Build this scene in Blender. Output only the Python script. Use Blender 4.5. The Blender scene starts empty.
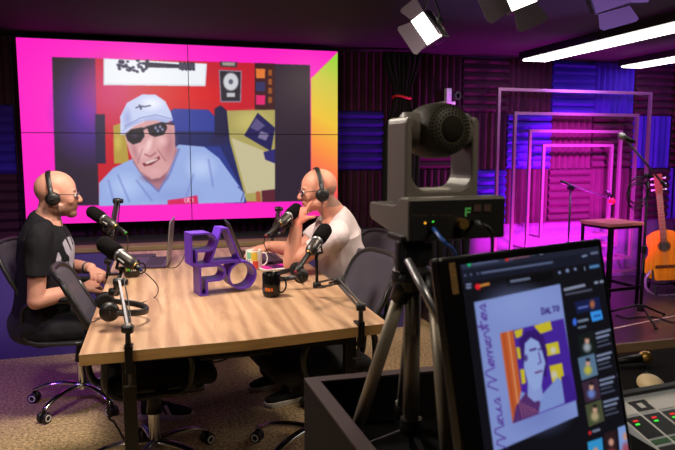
import bpy, bmesh, math, random
import numpy as np
from mathutils import Vector, Matrix, noise
random.seed(7)
V = Vector
PI = math.pi
C = bpy.context.scene.collection
# ------------------------------------------------------------------ camera model
FP, H, PITCH, YAW = 640.0, 1.42, math.atan(75/640), math.radians(16)
fw = V((math.sin(YAW)*math.cos(PITCH), math.cos(YAW)*math.cos(PITCH), -math.sin(PITCH)))
rt = V((math.cos(YAW), -math.sin(YAW), 0)); upv = rt.cross(fw)
CAM = V((0, 0, H))
def ray(x, y): return fw*FP + rt*(x-337.5) + upv*(225-y)
def P(x, y, v=None, z=None, d=None, u=None):
    r = ray(x, y)
    if v is not None: return CAM + r*(v/r.y)
    if z is not None: return CAM + r*((z-H)/r.z)
    if u is not None: return CAM + r*(u/r.x)
    return CAM + r*(d/FP)
def proj(p):
    d = V(p)-CAM; z = d.dot(fw)
    return 337.5+FP*d.dot(rt)/z, 225-FP*d.dot(upv)/z
cam = bpy.data.cameras.new('camera'); co = bpy.data.objects.new('camera', cam); C.objects.link(co)
cam.sensor_width = 36; cam.lens = 36*FP/675; cam.clip_start = .02
co.matrix_world = Matrix(((rt.x, upv.x, -fw.x, 0), (rt.y, upv.y, -fw.y, 0), (rt.z, upv.z, -fw.z, H), (0, 0, 0, 1)))
bpy.context.scene.camera = co
cam.dof.use_dof = True; cam.dof.focus_distance = 3.3; cam.dof.aperture_fstop = 9.0
vs = bpy.context.scene.view_settings
vs.view_transform = 'Standard'; vs.look = 'None'; vs.gamma = 1; vs.exposure = 0; vs.use_curve_mapping = False
# ------------------------------------------------------------------ materials
def lin(c): return tuple((x/255/12.92 if x/255 <= .04045 else ((x/255+.055)/1.055)**2.4) for x in c)
def mat(name, rgb, rough=.6, metal=0, var=0, scale=40, bump=0, bscale=None, emit=0, alpha=1, spec=.5, sheen=0, coat=0):
    m = bpy.data.materials.new(name); m.use_nodes = True; n = m.node_tree.nodes; l = m.node_tree.links
    b = n['Principled BSDF']; c = lin(rgb) + (1,)
    b.inputs['Base Color'].default_value = c; b.inputs['Roughness'].default_value = rough; b.inputs['Metallic'].default_value = metal
    b.inputs['Specular IOR Level'].default_value = spec
    if sheen: b.inputs['Sheen Weight'].default_value = sheen
    if coat: b.inputs['Coat Weight'].default_value = coat
    tc = n.new('ShaderNodeTexCoord')
    if var:
        t = n.new('ShaderNodeTexNoise'); t.inputs['Scale'].default_value = scale; t.inputs['Detail'].default_value = 4
        l.new(tc.outputs['Object'], t.inputs['Vector'])
        r = n.new('ShaderNodeValToRGB'); r.color_ramp.elements[0].position = .3; r.color_ramp.elements[1].position = .7
        r.color_ramp.elements[0].color = tuple(x*(1-var) for x in c[:3]) + (1,); r.color_ramp.elements[1].color = tuple(min(1, x*(1+var)) for x in c[:3]) + (1,)
        l.new(t.outputs['Fac'], r.inputs['Fac']); l.new(r.outputs['Color'], b.inputs['Base Color'])
    if bump:
        t = n.new('ShaderNodeTexNoise'); t.inputs['Scale'].default_value = bscale or scale; t.inputs['Detail'].default_value = 3
        l.new(tc.outputs['Object'], t.inputs['Vector'])
        bp = n.new('ShaderNodeBump'); bp.inputs['Strength'].default_value = bump; bp.inputs['Distance'].default_value = .004
        l.new(t.outputs['Fac'], bp.inputs['Height']); l.new(bp.outputs['Normal'], b.inputs['Normal'])
    if emit: b.inputs['Emission Color'].default_value = c; b.inputs['Emission Strength'].default_value = emit
    if alpha < 1: b.inputs['Alpha'].default_value = alpha
    return m
def vcol_mat(name, rough=.5, emit=0, bump=0, bscale=60, sss=0, spec=.5):
    m = bpy.data.materials.new(name); m.use_nodes = True; n = m.node_tree.nodes; l = m.node_tree.links
    b = n['Principled BSDF']; a = n.new('ShaderNodeVertexColor'); a.layer_name = 'Col'
    b.inputs['Roughness'].default_value = rough; b.inputs['Specular IOR Level'].default_value = spec
    if emit:
        b.inputs['Base Color'].default_value = (.01, .01, .01, 1)
        l.new(a.outputs['Color'], b.inputs['Emission Color']); b.inputs['Emission Strength'].default_value = emit
    else: l.new(a.outputs['Color'], b.inputs['Base Color'])
    if sss: b.inputs['Subsurface Weight'].default_value = sss; b.inputs['Subsurface Radius'].default_value = (.01, .004, .002)
    if bump:
        tc = n.new('ShaderNodeTexCoord'); t = n.new('ShaderNodeTexNoise'); t.inputs['Scale'].default_value = bscale
        l.new(tc.outputs['Object'], t.inputs['Vector'])
        bp = n.new('ShaderNodeBump'); bp.inputs['Strength'].default_value = bump; bp.inputs['Distance'].default_value = .003
        l.new(t.outputs['Fac'], bp.inputs['Height']); l.new(bp.outputs['Normal'], b.inputs['Normal'])
    return m
M = {}
def wood(name, c1, c2, sc=(1, 1, 1), rough=.42):
    m = bpy.data.materials.new(name); m.use_nodes = True; n = m.node_tree.nodes; l = m.node_tree.links; b = n['Principled BSDF']
    tc = n.new('ShaderNodeTexCoord'); mp = n.new('ShaderNodeMapping'); mp.inputs['Scale'].default_value = sc
    l.new(tc.outputs['Object'], mp.inputs['Vector'])
    t = n.new('ShaderNodeTexNoise'); t.inputs['Scale'].default_value = 3.2; t.inputs['Detail'].default_value = 9; t.inputs['Roughness'].default_value = .62; t.inputs['Distortion'].default_value = 1.1
    l.new(mp.outputs[0], t.inputs['Vector'])
    w = n.new('ShaderNodeTexWave'); w.wave_type = 'BANDS'; w.bands_direction = 'X'; w.inputs['Scale'].default_value = 1.3; w.inputs['Distortion'].default_value = 9; w.inputs['Detail'].default_value = 4; w.inputs['Detail Scale'].default_value = 1.4
    l.new(mp.outputs[0], w.inputs['Vector'])
    mx = n.new('ShaderNodeMixRGB'); mx.inputs[0].default_value = .2; l.new(t.outputs['Fac'], mx.inputs[1]); l.new(w.outputs['Fac'], mx.inputs[2])
    r = n.new('ShaderNodeValToRGB'); r.color_ramp.elements[0].position = .25; r.color_ramp.elements[1].position = .75
    r.color_ramp.elements[0].color = lin(c1)+(1,); r.color_ramp.elements[1].color = lin(c2)+(1,)
    l.new(mx.outputs[0], r.inputs['Fac']); l.new(r.outputs['Color'], b.inputs['Base Color']); b.inputs['Roughness'].default_value = rough
    return m
M['wood'] = wood('oak_laminate', (144, 106, 78), (202, 166, 132), (3.8, .42, 1))
M['wood_edge'] = wood('oak_edge', (160, 122, 72), (196, 158, 100), (.6, 5, 12))
def carpet():
    m = bpy.data.materials.new('carpet'); m.use_nodes = True; n = m.node_tree.nodes; l = m.node_tree.links; b = n['Principled BSDF']
    tc = n.new('ShaderNodeTexCoord')
    t = n.new('ShaderNodeTexNoise'); t.inputs['Scale'].default_value = 190; t.inputs['Detail'].default_value = 2
    t2 = n.new('ShaderNodeTexNoise'); t2.inputs['Scale'].default_value = 60; t2.inputs['Detail'].default_value = 4
    l.new(tc.outputs['Object'], t.inputs['Vector']); l.new(tc.outputs['Object'], t2.inputs['Vector'])
    mx = n.new('ShaderNodeMixRGB'); mx.inputs[0].default_value = .5; l.new(t.outputs['Fac'], mx.inputs[1]); l.new(t2.outputs['Fac'], mx.inputs[2])
    r = n.new('ShaderNodeValToRGB'); r.color_ramp.elements[0].position = .38; r.color_ramp.elements[1].position = .64
    r.color_ramp.elements[0].color = lin((104, 82, 54))+(1,); r.color_ramp.elements[1].color = lin((238, 206, 154))+(1,)
    l.new(mx.outputs[0], r.inputs['Fac']); l.new(r.outputs['Color'], b.inputs['Base Color']); b.inputs['Roughness'].default_value = .95
    bp = n.new('ShaderNodeBump'); bp.inputs['Strength'].default_value = .8; bp.inputs['Distance'].default_value = .006
    l.new(mx.outputs[0], bp.inputs['Height']); l.new(bp.outputs['Normal'], b.inputs['Normal'])
    return m
M['carpet'] = carpet()
M['black'] = mat('black_plastic', (16, 15, 17), .45)
M['blackm'] = mat('black_metal', (14, 13, 15), .35, .3)
M['blackfab'] = mat('black_fabric', (16, 15, 18), .9, bump=.3, bscale=300)
M['darkpl'] = mat('dark_plastic', (30, 29, 32), .4)
M['chrome'] = mat('chrome', (200, 200, 205), .12, 1)
M['steel'] = mat('brushed_steel', (84, 82, 86), .5, .7)
M['alu'] = mat('tripod_aluminium', (150, 140, 124), .45, .35)
M['mesh'] = mat('chair_mesh', (66, 60, 74), .8, alpha=.82)
M['foamr'] = mat('maroon_foam', (56, 30, 42), .95, var=.15, scale=8, spec=.1)
M['foamb'] = mat('blue_foam', (52, 34, 140), .95, var=.1, scale=8, spec=.1)
M['wall'] = mat('dark_wall_paint', (34, 26, 40), .85, var=.1, scale=3)
M['lowwall'] = mat('low_wall_paint', (70, 56, 120), .8, var=.08, scale=3)
M['magwall'] = mat('stage_wall_paint', (84, 60, 96), .7, var=.05, scale=2)
M['ceil'] = mat('dark_ceiling_paint', (24, 19, 24), .85, var=.1, scale=2)
M['ledge'] = mat('beige_ledge', (128, 106, 70), .6, var=.12, scale=5)
M['curtain'] = mat('black_curtain', (10, 9, 12), .9)
M['stagefloor'] = mat('stage_floor', (52, 36, 46), .32, var=.2, scale=6)
M['stagetrim'] = mat('stage_trim', (110, 92, 74), .5)
M['tape'] = mat('pale_tape', (230, 190, 190), .6)
M['purple'] = mat('purple_lacquer', (100, 56, 190), .4)
M['foamblk'] = mat('windscreen_foam', (20, 17, 19), 1, bump=.9, bscale=900, spec=.1)
M['micbody'] = mat('mic_body', (74, 70, 68), .38, .7)
M['white'] = mat('white_plastic', (225, 225, 225), .5)
M['whitecer'] = mat('white_ceramic', (225, 222, 215), .25)
M['blackcer'] = mat('black_ceramic', (14, 13, 14), .15)
M['red'] = mat('red_rubber', (200, 30, 40), .5)
M['pink'] = mat('pink_plastic', (220, 60, 90), .5)
M['green'] = mat('green_plastic', (60, 190, 60), .5)
M['orange'] = mat('orange_print', (235, 120, 30), .5)
M['yellow'] = mat('yellow_print', (222, 186, 60), .5)
M['mint'] = mat('mint_print', (120, 190, 160), .5)
M['coral'] = mat('coral_print', (215, 70, 50), .5)
M['bluep'] = mat('blue_print', (40, 90, 200), .5)
M['silver'] = mat('silver', (168, 166, 172), .35, .85)
M['lapkeys'] = mat('laptop_deck', (70, 50, 84), .45, .2)
M['ptz'] = mat('camera_grey', (112, 106, 100), .42)
M['ptzd'] = mat('camera_dark', (22, 21, 20), .5)
M['glass'] = mat('lens_glass', (8, 8, 9), .08, coat=.5)
M['consol'] = mat('console_laminate', (15, 10, 12), .7, spec=.2, var=.1, scale=10)
M['consoled'] = mat('console_rim', (66, 50, 54), .5)
M['screenblk'] = mat('bezel_black', (10, 10, 12), .3)
M['lite'] = mat('led_diffuser', (255, 250, 240), .5, emit=7)
M['lite2'] = mat('led_panel_diffuser', (255, 246, 232), .5, emit=6)
M['flap'] = mat('barn_door_metal', (118, 106, 120), .4, .35)
M['frame'] = mat('frame_steel', (150, 120, 135), .32, .75)
M['guitar'] = wood('spruce_top', (214, 112, 22), (238, 142, 38), (6, 6, .3), .25)
M['guitarside'] = mat('rosewood', (92, 40, 20), .3)
M['neck'] = mat('guitar_neck', (120, 62, 40), .35)
M['stoolseat'] = mat('stool_seat', (196, 110, 120), .5, var=.1, scale=10)
M['denim'] = mat('dark_trousers', (20, 20, 26), .9, bump=.3, bscale=200)
M['shoe'] = mat('black_suede', (20, 19, 22), .85)
M['sole'] = mat('white_rubber', (215, 208, 200), .6)
M['beige'] = mat('beige_plastic', (205, 184, 140), .5)
M['gold'] = mat('brass', (190, 150, 80), .3, .8)
M['bluecable'] = mat('blue_cable', (30, 90, 190), .45)
M['eye'] = mat('eye_white', (210, 205, 200), .3)
M['iris'] = mat('iris_brown', (40, 24, 18), .2)
M['lensg'] = mat('spectacle_lens', (60, 70, 160), .08, alpha=.4)
M['frameg'] = mat('spectacle_frame', (24, 24, 50), .3)
M['paper'] = mat('white_panel', (205, 212, 222), .5)
M['matblack'] = mat('matt_black_laminate', (9, 8, 9), .95, spec=.1)
M['grn_em'] = mat('green_led', (60, 230, 60), .5, emit=1.0)
M['red_em'] = mat('red_led', (230, 40, 40), .5, emit=.8)
M['amb_em'] = mat('amber_led', (250, 170, 40), .5, emit=1.0)
M['dimgrn'] = mat('green_display', (20, 60, 24), .4, emit=.5)
M['whiteled'] = mat('strap_fabric', (170, 140, 190), .8, var=.6, scale=60)
M['tabscreen'] = mat('tablet_screen', (200, 20, 130), .15, emit=.5)
M['tabscreen2'] = mat('tablet_screen_dark', (60, 10, 60), .15, emit=.3)
# ------------------------------------------------------------------ mesh helpers
OFF = {}
def prop(o, label=None, cat=None, group=None, kind=None):
    if label: o['label'] = label
    if cat: o['category'] = cat
    if group: o['group'] = group
    if kind: o['kind'] = kind
    return o
def thing(name, label, cat, loc=(0, 0, 0), group=None, rz=0):
    o = bpy.data.objects.new(name, None); C.objects.link(o); o.location = loc; o.rotation_euler = (0, 0, rz)
    o.empty_display_size = .1
    OFF[o.name] = V(loc) if rz == 0 else None
    return prop(o, label, cat, group)
class MB:
    def __init__(s): s.bm = bmesh.new()
    def verts(s, pts): return [s.bm.verts.new(p) for p in pts]
    def face(s, vs_):
        try: return s.bm.faces.new(vs_)
        except ValueError: return None
    def box(s, c, size, R=None):
        c = V(c); hx, hy, hz = [q/2 for q in size]; R = R or Matrix.Identity(3)
        v = s.verts([c + R @ V((x, y, z)) for x in (-hx, hx) for y in (-hy, hy) for z in (-hz, hz)])
        for f in ((0, 1, 3, 2), (4, 6, 7, 5), (0, 4, 5, 1), (2, 3, 7, 6), (0, 2, 6, 4), (1, 5, 7, 3)): s.face([v[i] for i in f])
        return s
    def bar(s, a, b, w, h, up=(0, 0, 1)):
        a, b = V(a), V(b); x = (b-a).normalized(); u = V(up)
        if abs(x.dot(u)) > .99: u = V((0, 1, 0))
        y = u.cross(x).normalized(); z = x.cross(y)
        R = Matrix((x, y, z)).transposed()
        return s.box((a+b)/2, ((b-a).length, w, h), R)
    def hexa(s, p):   # 4 bottom ccw, 4 top ccw
        v = s.verts(p)
        for f in ((3, 2, 1, 0), (4, 5, 6, 7), (0, 1, 5, 4), (1, 2, 6, 5), (2, 3, 7, 6), (3, 0, 4, 7)): s.face([v[i] for i in f])
        return s
    def tube(s, pts, r, n=10, smooth=0, flat=1, cap=True, upd=None):
        pts = [V(p) for p in pts]
        if not hasattr(r, '__len__'): r = [r]*len(pts)
        r = list(r)
        if smooth:
            q, rr = [], []
            for i in range(len(pts)-1):
                p0 = pts[max(i-1, 0)]; p1 = pts[i]; p2 = pts[i+1]; p3 = pts[min(i+2, len(pts)-1)]
                for k in range(smooth):
                    t = k/smooth
                    q.append(.5*((2*p1)+(-p0+p2)*t+(2*p0-5*p1+4*p2-p3)*t*t+(-p0+3*p1-3*p2+p3)*t**3)); 
                    a, b = r[i], r[i+1]
                    rr.append(a+(b-a)*t if not hasattr(a, '__len__') else tuple(a[j]+(b[j]-a[j])*t for j in range(2)))
            q.append(pts[-1]); rr.append(r[-1]); pts, r = q, rr
        up = V(upd) if upd else None; rings = []
        for i, p in enumerate(pts):
            t = (pts[min(i+1, len(pts)-1)]-pts[max(i-1, 0)]).normalized()
            if up is None:
                up = V((0, 0, 1)) if abs(t.z) < .9 else V((0, 1, 0))
            a = up.cross(t)
            if a.length < 1e-5: a = V((1, 0, 0)).cross(t)
            a.normalize(); b = t.cross(a).normalized()
            if not upd: up = b
            ra, rb = r[i] if hasattr(r[i], '__len__') else (r[i], r[i]*flat)
            rings.append(s.verts([p + a*math.cos(2*PI*k/n)*ra + b*math.sin(2*PI*k/n)*rb for k in range(n)]))
        for A, B in zip(rings, rings[1:]):
            for k in range(n): s.face([A[k], A[(k+1) % n], B[(k+1) % n], B[k]])
        if cap: s.face(rings[0][::-1]); s.face(rings[-1])
        return s
    def cyl(s, a, b, r, r2=None, n=20): return s.tube([a, b], [r, r if r2 is None else r2], n)
    def lathe(s, prof, c, axis=(0, 0, 1), n=24):
        c = V(c); ax = V(axis).normalized(); a = ax.orthogonal().normalized(); b = ax.cross(a); R = []
        for rr, h in prof:
            R.append(s.verts([c+ax*h] if rr < 1e-6 else [c+ax*h+(a*math.cos(2*PI*k/n)+b*math.sin(2*PI*k/n))*rr for k in range(n)]))
        for A, B in zip(R, R[1:]):
            for k in range(n):
                k2 = (k+1) % n
                if len(A) == 1 and len(B) == 1: continue
                if len(A) == 1: s.face([A[0], B[k2], B[k]])
                elif len(B) == 1: s.face([A[k], A[k2], B[0]])
                else: s.face([A[k], A[k2], B[k2], B[k]])
        return s
    def ell(s, c, r, R=None, n=20, m=12):
        c = V(c); R = R or Matrix.Identity(3); rings = []
        for i in range(m+1):
            ph = PI*i/m; z = math.cos(ph); q = math.sin(ph)
            pts = [(0, 0, z)] if q < 1e-6 else [(q*math.cos(2*PI*k/n), q*math.sin(2*PI*k/n), z) for k in range(n)]
            rings.append(s.verts([c + R @ V((p[0]*r[0], p[1]*r[1], p[2]*r[2])) for p in pts]))
        for A, B in zip(rings, rings[1:]):
            for k in range(n):
                k2 = (k+1) % n
                if len(A) == 1: s.face([A[0], B[k], B[k2]])
                elif len(B) == 1: s.face([A[k2], A[k], B[0]])
                else: s.face([A[k2], A[k], B[k], B[k2]])
        return s
    def prism(s, poly, f, d):   # poly 2D, f maps (a,b,depth)->point
        A = s.verts([f(x, y, 0) for x, y in poly]); B = s.verts([f(x, y, d) for x, y in poly])
        s.face(A[::-1]); s.face(B); n = len(poly)
        for k in range(n): s.face([A[k], A[(k+1) % n], B[(k+1) % n], B[k]])
        return s
    def band(s, outer, inner, f, d):
        n = len(outer)
        r = [s.verts([f(x, y, q) for x, y in pl]) for q in (0, d) for pl in (outer, inner)]
        O0, I0, O1, I1 = r
        for k in range(n):
            j = (k+1) % n
            s.face([O0[k], O0[j], I0[j], I0[k]]); s.face([O1[j], O1[k], I1[k], I1[j]])
            s.face([O0[j], O0[k], O1[k], O1[j]]); s.face([I0[k], I0[j], I1[j], I1[k]])
        return s
    def build(s, name, m, parent=None, label=None, bevel=0, smooth=False, subsurf=0, kind=None, local=False, seg=2):
        bmesh.ops.recalc_face_normals(s.bm, faces=s.bm.faces)
        me = bpy.data.meshes.new(name); off = V((0, 0, 0))
        if parent is not None and not local:
            off = OFF.get(parent.name) or V((0, 0, 0))
            for v in s.bm.verts: v.co -= off
        s.bm.to_mesh(me); s.bm.free(); me.materials.append(m)
        o = bpy.data.objects.new(name, me); C.objects.link(o)
        OFF[o.name] = off
        if parent is not None: o.parent = parent
        if smooth:
            for p in me.polygons: p.use_smooth = True
        if bevel:
            b = o.modifiers.new('b', 'BEVEL'); b.width = bevel; b.segments = seg; b.limit_method = 'ANGLE'; b.angle_limit = .6
            b.harden_normals = False
        if subsurf: q = o.modifiers.new('s', 'SUBSURF'); q.levels = subsurf; q.render_levels = subsurf
        if label: o['label'] = label
        if kind: o['kind'] = kind
        return o
def smooth_by_angle(o, ang=.7):
    me = o.data
    for p in me.polygons: p.use_smooth = True
    bm = bmesh.new(); bm.from_mesh(me)
    for e in bm.edges:
        if len(e.link_faces) == 2 and e.calc_face_angle(0) > ang: e.smooth = False
    bm.to_mesh(me); bm.free(); return o
def solid(name, mb, m, label, cat, group=None, **k):
    o = mb.build(name, m, **k); return prop(o, label, cat, group)
def kids(o): return [c for c in C.objects if c.parent == o]
def copy_tree(o, parent=None):
    ch = kids(o); c = o.copy(); C.objects.link(c)
    c.parent = parent; OFF[c.name] = OFF.get(o.name)
    for k in ch: copy_tree(k, c)
    return c
def remesh(name, mb, m, parent, vox=.004, it=6, fac=.5, disp=0, dscale=12, stretch=None, decim=0):
    bmesh.ops.recalc_face_normals(mb.bm, faces=mb.bm.faces)
    me = bpy.data.meshes.new('t'); mb.bm.to_mesh(me); mb.bm.free()
    t = bpy.data.objects.new('t', me); C.objects.link(t)
    r = t.modifiers.new('r', 'REMESH'); r.mode = 'VOXEL'; r.voxel_size = vox; r.use_smooth_shade = True
    s = t.modifiers.new('s', 'SMOOTH'); s.factor = fac; s.iterations = it
    if decim: d = t.modifiers.new('d', 'DECIMATE'); d.ratio = decim
    dg = bpy.context.evaluated_depsgraph_get(); ev = t.evaluated_get(dg)
    nm = bpy.data.meshes.new_from_object(ev); bpy.data.objects.remove(t)
    off = OFF.get(parent.name) or V((0, 0, 0)) if parent is not None else V((0, 0, 0))
    if disp:
        nr = [v.normal.copy() for v in nm.vertices]
        for v, q in zip(nm.vertices, nr):
            c = v.co.copy()
            if stretch: c = V((c.x*stretch[0], c.y*stretch[1], c.z*stretch[2]))
            v.co += q*disp*(noise.noise(c*dscale)+.5*noise.noise(c*dscale*2.3))
    for v in nm.vertices: v.co -= off
    nm.name = name; nm.materials.clear(); nm.materials.append(m)
    for p in nm.polygons: p.use_smooth = True
    o = bpy.data.objects.new(name, nm); C.objects.link(o); OFF[o.name] = off
    if parent is not None: o.parent = parent
    return o
def vcolor(o, fn):   # fn(world co)->linear rgb
    me = o.data; off = OFF.get(o.name) or V((0, 0, 0)); a = me.color_attributes.new('Col', 'FLOAT_COLOR', 'POINT')
    for i, v in enumerate(me.vertices): a.data[i].color = (*fn(v.co+off), 1)
# ------------------------------------------------------------------ raster painting for things that are themselves pictures (screens)
class Canvas:
    def __init__(s, x0, y0, x1, y1, k=4):
        s.x0, s.y0, s.k = x0, y0, k; s.w = int((x1-x0)*k); s.h = int((y1-y0)*k); s.a = np.zeros((s.h, s.w, 3), np.float32)
        s.X, s.Y = np.meshgrid(x0+(np.arange(s.w)+.5)/k, y0+(np.arange(s.h)+.5)/k)
        s.T = lambda x, y: (x, y)
    def crop(s, x0, y0, sc): s.T = lambda x, y: (x0+x/sc, y0+y/sc); s.sc = sc
    def _mask(s, poly):
        pts = [s.T(*p) for p in poly]; m = np.zeros(s.X.shape, bool); n = len(pts)
        for i in range(n):
            xa, ya = pts[i]; xb, yb = pts[(i+1) % n]
            if ya == yb: continue
            c = ((ya > s.Y) != (yb > s.Y)) & (s.X < (xb-xa)*(s.Y-ya)/(yb-ya)+xa); m ^= c
        return m
    def poly(s, pts, c, al=1):
        m = s._mask(pts); c = np.array(c, np.float32); s.a[m] = s.a[m]*(1-al)+c*al; return m
    def blob(s, cx, cy, rx, ry, c, al=1, soft=.3, rot=0):
        x, y = s.T(cx, cy); X, Y = s.X-x, s.Y-y; q = getattr(s, 'sc', 1); rx, ry = rx/q, ry/q
        if rot: ca, sa = math.cos(rot), math.sin(rot); X, Y = X*ca+Y*sa, -X*sa+Y*ca
        d = np.sqrt((X/rx)**2+(Y/ry)**2); m = np.clip((1-d)/soft+.0, 0, 1)*al; m = m[..., None]
        s.a[:] = s.a*(1-m)+np.array(c, np.float32)*m
    def line(s, pts, w, c, al=1):
        q = getattr(s, 'sc', 1); w = w/q; best = np.full(s.X.shape, 1e9, np.float32); pts = [s.T(*p) for p in pts]
        for (xa, ya), (xb, yb) in zip(pts, pts[1:]):
            dx, dy = xb-xa, yb-ya; L = dx*dx+dy*dy+1e-9; t = np.clip(((s.X-xa)*dx+(s.Y-ya)*dy)/L, 0, 1)
            best = np.minimum(best, np.hypot(s.X-xa-t*dx, s.Y-ya-t*dy))
        m = (np.clip((w/2-best)*s.k*.7+.5, 0, 1)*al)[..., None]; s.a[:] = s.a*(1-m)+np.array(c, np.float32)*m
    def blur(s, r, m=None):
        a = s.a.copy()
        for ax in (0, 1):
            acc = np.zeros_like(a)
            for d in range(-r, r+1): acc += np.roll(a, d, ax)
            a = acc/(2*r+1)
        if m is None: s.a = a
        else: s.a[m] = a[m]
    def get(s, x, y):
        i = min(max((y-s.y0)*s.k-.5, 0), s.h-1.001); j = min(max((x-s.x0)*s.k-.5, 0), s.w-1.001); a, b = int(i), int(j); f, g = i-a, j-b
        q = s.a; v = (q[a, b]*(1-f)*(1-g)+q[a+1, b]*f*(1-g)+q[a, b+1]*(1-f)*g+q[a+1, b+1]*f*g); return lin(v)
def picture(name, O, U, W, nu, nv, canvas, m, parent):   # a lit screen: flat grid with its picture as colours
    mb = MB(); g = [[mb.bm.verts.new(O+U*(i/nu)+W*(j/nv)) for i in range(nu+1)] for j in range(nv+1)]
    for j in range(nv):
        for i in range(nu): mb.bm.faces.new((g[j][i], g[j+1][i], g[j+1][i+1], g[j][i+1]))
    off = OFF.get(parent.name) or V((0, 0, 0))
    for v in mb.bm.verts: v.co -= off
    me = bpy.data.meshes.new(name); mb.bm.to_mesh(me); mb.bm.free(); me.materials.append(m)
    o = bpy.data.objects.new(name, me); C.objects.link(o); OFF[o.name] = off; o.parent = parent
    vcolor(o, lambda p: canvas.get(*proj(p))); return o
# ================================================================== THE ROOM
ZC = 2.26; VB = 5.36
def struct(name, mb, m, **k): return prop(mb.build(name, m, **k), kind='structure')
struct('floor', MB().box((1.5, 2.2, -.03), (8.6, 7, .06)), M['carpet'])
struct('ceiling', MB().box((1.5, 2.2, ZC+.04), (8.6, 7, .08)), M['ceil'])
struct('wall_back', MB().box((1.5, VB+.05, ZC/2), (8.6, .1, ZC)), M['magwall'])
struct('wall_left', MB().box((-2.75, 2.2, ZC/2), (.1, 7, ZC)), M['wall'])
struct('wall_right', MB().box((5.75, 2.2, ZC/2), (.1, 7, ZC)), M['wall'])
struct('wall_front', MB().box((1.5, -1.25, ZC/2), (8.6, .1, ZC)), M['wall'])
lw = struct('wall_low', MB().box((-.4, 5.03, .355), (4.7, .66, .71)), M['lowwall'])
struct('trim_1', MB().box((-.4, 4.77, .728), (4.7, .16, .036)), M['ledge'], bevel=.006)
struct('trim_2', MB().box((-.4, 5.105, .727), (4.7, .51, .034)), M['curtain'])
# stage platform
SV = 3.44; SH = .15
sp = struct('stage_platform', MB().box((3.9, (SV+VB)/2, SH/2), (3.5, VB-SV, SH-.002)), M['stagefloor'])
sp['kind'] = 'structure'
struct('trim_3', MB().box((3.9, SV-.012, SH-.028), (3.5, .024, .06)), M['stagetrim'], bevel=.004)
tp = MB().bar(P(614, 328.5, z=SH+.001), P(690, 312.5, z=SH+.001), .014, .003)
solid('floor_tape', tp, M['tape'], 'thin pale strip of tape stuck across the stage floor', 'tape')
# ---- foam panels
def foam(w, h, ribs, vertical):
    mb = MB(); n = ribs*6; L = w if vertical else h; O = h if vertical else w; d = .045; pts = []
    for i in range(n+1):
        t = i/n; ph = (t*ribs) % 1 if i < n else 1
        z = .014 + d*.72*(math.sin(PI*ph)**1.3 if 0 < ph < 1 else 0); pts.append((t*L, z))
    f = (lambda a, b, c: V((a, -b, c))) if vertical else (lambda a, b, c: V((c, -b, a)))
    poly = [(0, 0)] + pts + [(L, 0)]
    return mb.prism(poly, f, O)
FM = {}
PW, PH = .465, .515
for c in 'rb':
    for d in 'hv':
        o = foam(PW-.003, PH-.003, 7, d == 'v').build('acoustic_foam_panel', M['foamr' if c == 'r' else 'foamb'])
        FM[c+d] = o.data; bpy.data.objects.remove(o)
def foam_at(u, z, kind, label, hs=1, ws=1):
    o = bpy.data.objects.new('acoustic_foam_panel', FM[kind]); C.objects.link(o); o.location = (u, VB-.004, z); o.scale = (ws, 1, hs)
    prop(o, label, 'foam panel', 'acoustic foam panels on the back wall')
cn = {'rh': 'maroon foam panel, level ribs', 'rv': 'maroon foam panel, upright ribs', 'bh': 'blue foam panel, level ribs', 'bv': 'blue foam panel, upright ribs'}
rowz = [1.755, 1.243, .728]; rown = ['top row', 'middle row', 'bottom row']
colsR = [2.235, 2.70, 3.165, 3.63, 4.095, 4.56, 5.025]
colname = ['beside the gathered curtain', 'behind the grey camera', 'left of the tunnel frames', 'left inside the tunnel frames', 'right inside the tunnel frames', 'above the guitar side', 'at the guitar curtain']
pat = [['rv', 'rh', 'rv', 'bh', 'bv', 'rh', 'rv'], ['rh', 'rv', 'bh', 'rv', 'rh', 'bv', 'rh'], ['rv', 'bh', 'rv', 'rh', 'rv', 'rh', 'bv']]
for r in range(3):
    for c, u in enumerate(colsR): foam_at(u, rowz[r], pat[r][c], f'{cn[pat[r][c]]}, {rown[r]}, {colname[c]}', .97 if r == 0 else 1)
colsL = [-1.92, -1.455, -.985, -.515, -.045, .425, .895, 1.478, 1.945]
for r in range(3):
    for c, u in enumerate(colsL):
        if 3 <= c <= 6 and r < 2: continue          # nothing shows behind the video wall
        k = 'rv'
        if r == 1 and c in (1, 7): k = 'bh'
        if r == 2 and c < 3: k = 'rh'
        pos = ['third out left of the screens', 'second out left of the screens', 'next left of the screens', 'under the screens, far left', 'under the screens, centre left', 'under the screens, centre right', 'under the screens, far right', 'next right of the screens', 'behind the gathered curtain'][c]
        foam_at(u, rowz[r], k, f'{cn[k]}, {rown[r]}, {pos}', .97 if r == 0 else 1, .6 if c == 8 else 1)
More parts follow.
